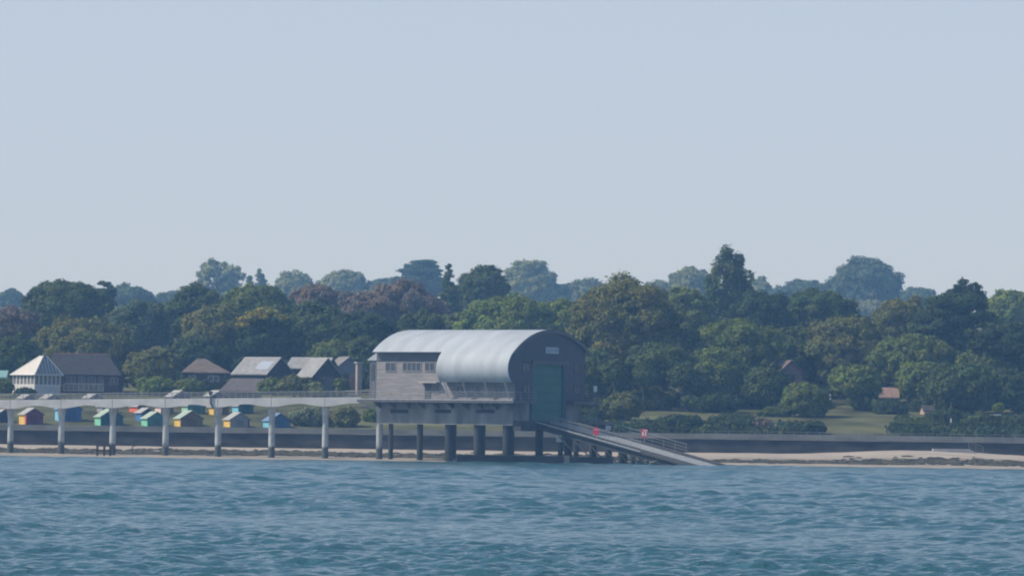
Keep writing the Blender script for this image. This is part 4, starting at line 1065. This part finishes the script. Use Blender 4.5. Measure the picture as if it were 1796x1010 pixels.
T('tree', 'dark low tree at the bottom of the right edge', 1780, 650, 110, 735, 826, 'round', 'deep', group=GF)
T('tree', 'dark low tree under the bronze tree', 1110, 640, 110, 715, 840, 'round', 'deep', group=GF)
for (cx, top, wd, bt, lab) in ((1078, 628, 46, 676, 'slim tree with bare pale trunk under the bronze tree, nearest the station'), (1128, 640, 50, 682, 'slim tree with bare pale trunk under the right side of the bronze tree'),
                               (1196, 636, 52, 686, 'slim bare trunked tree leaning between dark shrubs below the layered green tree'), (1226, 648, 40, 690, 'second slim bare trunked tree below the layered green tree'),
                               (1668, 660, 50, 700, 'slim bare trunked tree behind the short white post')):
    T('tree', lab, cx, top, wd, bt, 823, 'round', 'dark', group=GF)
# shrubs and hedges
GS = 'shrubs on the bank'
def shrub(label, cx, top, wpx, bot, d, colr, depth=0.7, dens=1.0, name='shrub', cat='shrub'):
    return T(name, label, cx, top, wpx, bot, d, 'bush', colr, cat, GS, dens, leaf=0.33, trunk=False, depth=depth)
shrub('yellow green clipped hedge left of the hipped brown roof', 275, 661, 84, 694, 835, 'bright', name='hedge', cat='hedge')
shrub('dark hedge with sunlit top below the hipped brown roof', 335, 662, 66, 696, 834, 'mid', name='hedge', cat='hedge')
shrub('rounded green shrub below the grey roof, left of its pair', 480, 661, 70, 696, 832, 'mid')
shrub('olive green shrub below the black gabled house', 522, 660, 76, 698, 830, 'olive')
shrub('pale flowering shrub at the foot of the black gabled house', 556, 668, 36, 698, 828, 'pale')
shrub('green shrub beside the reddish brick wall end', 600, 660, 30, 698, 850, 'mid')
shrub('dark shrub in front of the conservatory', 45, 679, 44, 697, 826, 'deep')
shrub('green shrub at the left edge under the teal roof', 5, 663, 40, 695, 835, 'mid')
shrub('broad grey olive bush under the pier before the last column', 545, 713, 92, 753, 786, 'grey')
shrub('dark bush on the bank right of the last pier column', 605, 712, 62, 758, 785, 'olive')
shrub('sunlit olive bush just left of the station skirt', 655, 716, 44, 752, 792, 'bright')
shrub('rounded olive bush right of the station walkway', 1088, 690, 86, 742, 800, 'olive')
shrub('dark low bush behind the slipway handrail', 1035, 715, 60, 758, 795, 'deep')
shrub('dark bush below the lawn edge right of the slipway', 1190, 727, 110, 760, 786, 'deep')
shrub('dark bush left of the buff concrete block', 1290, 727, 120, 762, 785, 'deep')
shrub('reddish dark bush next to the buff concrete block', 1335, 733, 56, 760, 783, 'brown')
shrub('dark bush in front of the grass clearing on its left', 1420, 738, 70, 764, 783, 'deep')
shrub('dark shrub below the terracotta cottage', 1560, 702, 80, 738, 822, 'deep')
shrub('spreading green shrub right of the grass clearing', 1610, 735, 90, 764, 792, 'dark')
shrub('dark shrub around the pale garden shed', 1660, 715, 70, 760, 800, 'deep')
shrub('dark shrub left of the small open shelter', 1720, 725, 70, 764, 790, 'dark')
shrub('dark shrub right of the small open shelter', 1785, 732, 60, 766, 788, 'deep')
shrub('yellow green shrub above the small open shelter', 1752, 706, 22, 724, 808, 'bright')
shrub('pale green shrub in front of the pink brick house', 1390, 680, 40, 722, 828, 'mid')
shrub('dark shrub under the slim trunked tree', 1250, 690, 120, 726, 822, 'deep')
shrub('olive shrub among the pale trunks right of the station', 1140, 680, 90, 724, 826, 'olive')
shrub('dark shrub at the foot of the light green small tree', 1360, 715, 70, 742, 812, 'dark')
shrub('dark shrub behind the cottage chimney side', 1520, 690, 60, 726, 830, 'deep')

# undergrowth on the wood floor (a mass)
rg = np.random.default_rng(5); cl = []
for k in range(420):
    y = rg.uniform(822, 900) if rg.random() < 0.6 else rg.uniform(900, 1250)
    x = rg.uniform(-0.108, 0.108) * y
    if y < 868 and x < -18: y += 40
    if y < 835 and 36 < x < 62: continue
    r_ = rg.uniform(1.0, 2.6); cl.append((np.array([x, y, float(ground(x, y)) + r_ * 0.4]), np.array([r_, r_, r_ * 0.8]), rg.uniform(0.7, 1.2)))
for k in range(330):  # shrubs on the bank, their dark mass also stands for tree shade
    if rg.random() < 0.5: y = rg.uniform(776, 790); px = rg.uniform(1050, 1415)
    else: y = rg.uniform(776, 808); px = rg.uniform(1570 + (y - 777) * 0.3, 1800)
    x = (px - 898) / F * y; r_ = rg.uniform(0.5, 1.3)
    cl.append((np.array([x, y, float(ground(x, y)) + r_ * 0.3]), np.array([r_ * 1.3, r_, r_ * 0.75]), rg.uniform(0.7, 1.3)))
co, tone = foliage(cl, 0.36, rg, 0.6)
tag(npmesh('undergrowth', co, 3, np.arange(len(co)), leafmat('leaf_deep', LC['deep']), tone=tone), 'dark undergrowth filling the wood floor between the trunks', 'undergrowth', kind='stuff')
# long grass of the clearing
print('leaves', NLEAF, 'undergrowth', len(tone))

# seaweed and stones on the foreshore (a mass)
rg = np.random.default_rng(11); mb = MB()
ico = [(0, 0, 1)] + [(math.cos(a), math.sin(a), 0.2) for a in np.arange(5) * 1.2566] + [(0.8 * math.cos(a + .6), 0.8 * math.sin(a + .6), -0.5) for a in np.arange(5) * 1.2566]
for k in range(4200):
    x = rg.uniform(-100, 100); y = (741 if x < 18 else 734) + 4.2 * rg.normal() + 2.0 * math.sin(x * 0.13)
    if y < 722 or y > 755: continue
    r_ = rg.uniform(0.12, 0.5) * (1.0 if rg.random() < 0.85 else 1.6); sq = rg.uniform(0.25, 0.5); z = float(beach_z(x, y)); a = rg.uniform(0, 6.28)
    i = len(mb.v); st_ = rg.uniform(1, 2.4)
    for p in ico:
        px_, py_, pz_ = p[0] * r_ * st_, p[1] * r_, p[2] * r_ * sq
        mb.v.append((x + px_ * 1.0, y + py_ + 0.2 * px_ * math.sin(a), z + pz_ + 0.05))
    for q in range(5):
        mb.f.append((i, i + 1 + q, i + 1 + (q + 1) % 5)); mb.f.append((i + 1 + q, i + 6 + q, i + 1 + (q + 1) % 5)); mb.f.append((i + 6 + q, i + 6 + (q + 1) % 5, i + 1 + (q + 1) % 5))
o = mb.build('seaweed', mat('wet_weed', (0.075, 0.07, 0.045), 0.8, var=0.5, scale=0.6), None, fix=False)
tag(o, 'dark band of seaweed and stones along the foreshore', 'seaweed', kind='stuff')

# ------------------------------------------------------------------ sea
t = np.linspace(-0.17, 0.17, 940)
rows = [118.0]
while rows[-1] < 706: rows.append(rows[-1] * 1.0014)
dv = np.array(rows)
X = (dv[:, None] * t[None, :]).astype(np.float32); Y = np.repeat(dv[:, None], len(t), 1).astype(np.float32)
Z = np.zeros_like(X); rg = np.random.default_rng(21)
step = dv * 0.0014
for k in range(142):
    lam = 0.42 * (2.7 / 0.42) ** rg.random() if k < 108 else rg.uniform(3.6, 8.5); kk = 2 * math.pi / lam
    ang = R(-105) + rg.normal() * R(42)
    amp = 0.0068 * lam ** 0.95 * rg.uniform(0.5, 1.3) * (1.0 if k < 108 else 0.62)
    fade = np.clip((lam / step - 1.6) / 2.0, 0, 1)[:, None].astype(np.float32)
    if k >= 108: fade = fade * np.interp(dv, [180, 420], [0.55, 1.5])[:, None].astype(np.float32)
    ph = kk * (math.cos(ang) * X + math.sin(ang) * Y) + rg.uniform(0, 6.28)
    s_ = np.sin(ph)
    Z += (amp * fade) * (s_ + 0.22 * np.cos(2 * ph)).astype(np.float32)
gust = (0.8 + 0.35 * vnoise(X, Y, 38) + 0.2 * vnoise(X, Y, 11)).astype(np.float32)
Z *= gust * np.interp(dv, [560, 690, 706], [1, 0.6, 0.25])[:, None]
co = np.stack([X, Y, Z], -1).reshape(-1, 3)
def watermat():
    m = bpy.data.materials.new('sea_water'); m.use_nodes = True
    n = m.node_tree; b = n.nodes['Principled BSDF']
    b.inputs['Base Color'].default_value = (0.030, 0.104, 0.126, 1); b.inputs['Roughness'].default_value = 0.12; b.inputs['IOR'].default_value = 1.333
    b.inputs['Specular IOR Level'].default_value = 0.5
    tc = n.nodes.new('ShaderNodeTexCoord'); mp = n.nodes.new('ShaderNodeMapping'); mp.inputs['Scale'].default_value = (3.2, 3.2, 1)
    n.links.new(tc.outputs['Object'], mp.inputs[0])
    no = n.nodes.new('ShaderNodeTexNoise'); no.inputs['Scale'].default_value = 1.0; no.inputs['Detail'].default_value = 6; n.links.new(mp.outputs[0], no.inputs['Vector'])
    bp = n.nodes.new('ShaderNodeBump'); bp.inputs['Strength'].default_value = 0.8; bp.inputs['Distance'].default_value = 0.16
    n.links.new(no.outputs[0], bp.inputs['Height']); n.links.new(bp.outputs[0], b.inputs['Normal'])
    return m
wm = watermat()
nv = len(co); skirt = np.array([(-1400, 706, 0), (1400, 706, 0), (1400, -300, 0), (-1400, -300, 0)], np.float32)
idx = grid_idx(len(t), len(dv))
c00, c01, c10, c11 = 0, len(t) - 1, (len(dv) - 1) * len(t), len(dv) * len(t) - 1
ex = np.array([nv, nv + 3, c00, c10, nv + 3, nv + 2, c01, c00, nv + 2, nv + 1, c11, c01])
tag(npmesh('sea', np.concatenate([co, skirt]), 4, np.concatenate([idx, ex]), wm, smooth=True), kind='structure')

# ------------------------------------------------------------------ air
hz = MB().box(-1450, 1450, -320, 3050, -6.5, 84)
hm = bpy.data.materials.new('haze_air'); hm.use_nodes = True
n = hm.node_tree; n.nodes.remove(n.nodes['Principled BSDF'])
pv = n.nodes.new('ShaderNodeVolumePrincipled'); pv.inputs['Color'].default_value = (0.30, 0.58, 1.0, 1); pv.inputs['Density'].default_value = 0.00022
pv.inputs['Absorption Color'].default_value = (1, 1, 1, 1); pv.inputs['Anisotropy'].default_value = 0.0
n.links.new(pv.outputs[0], n.nodes['Material Output'].inputs['Volume'])
tag(hz.build('haze', hm), kind='stuff')
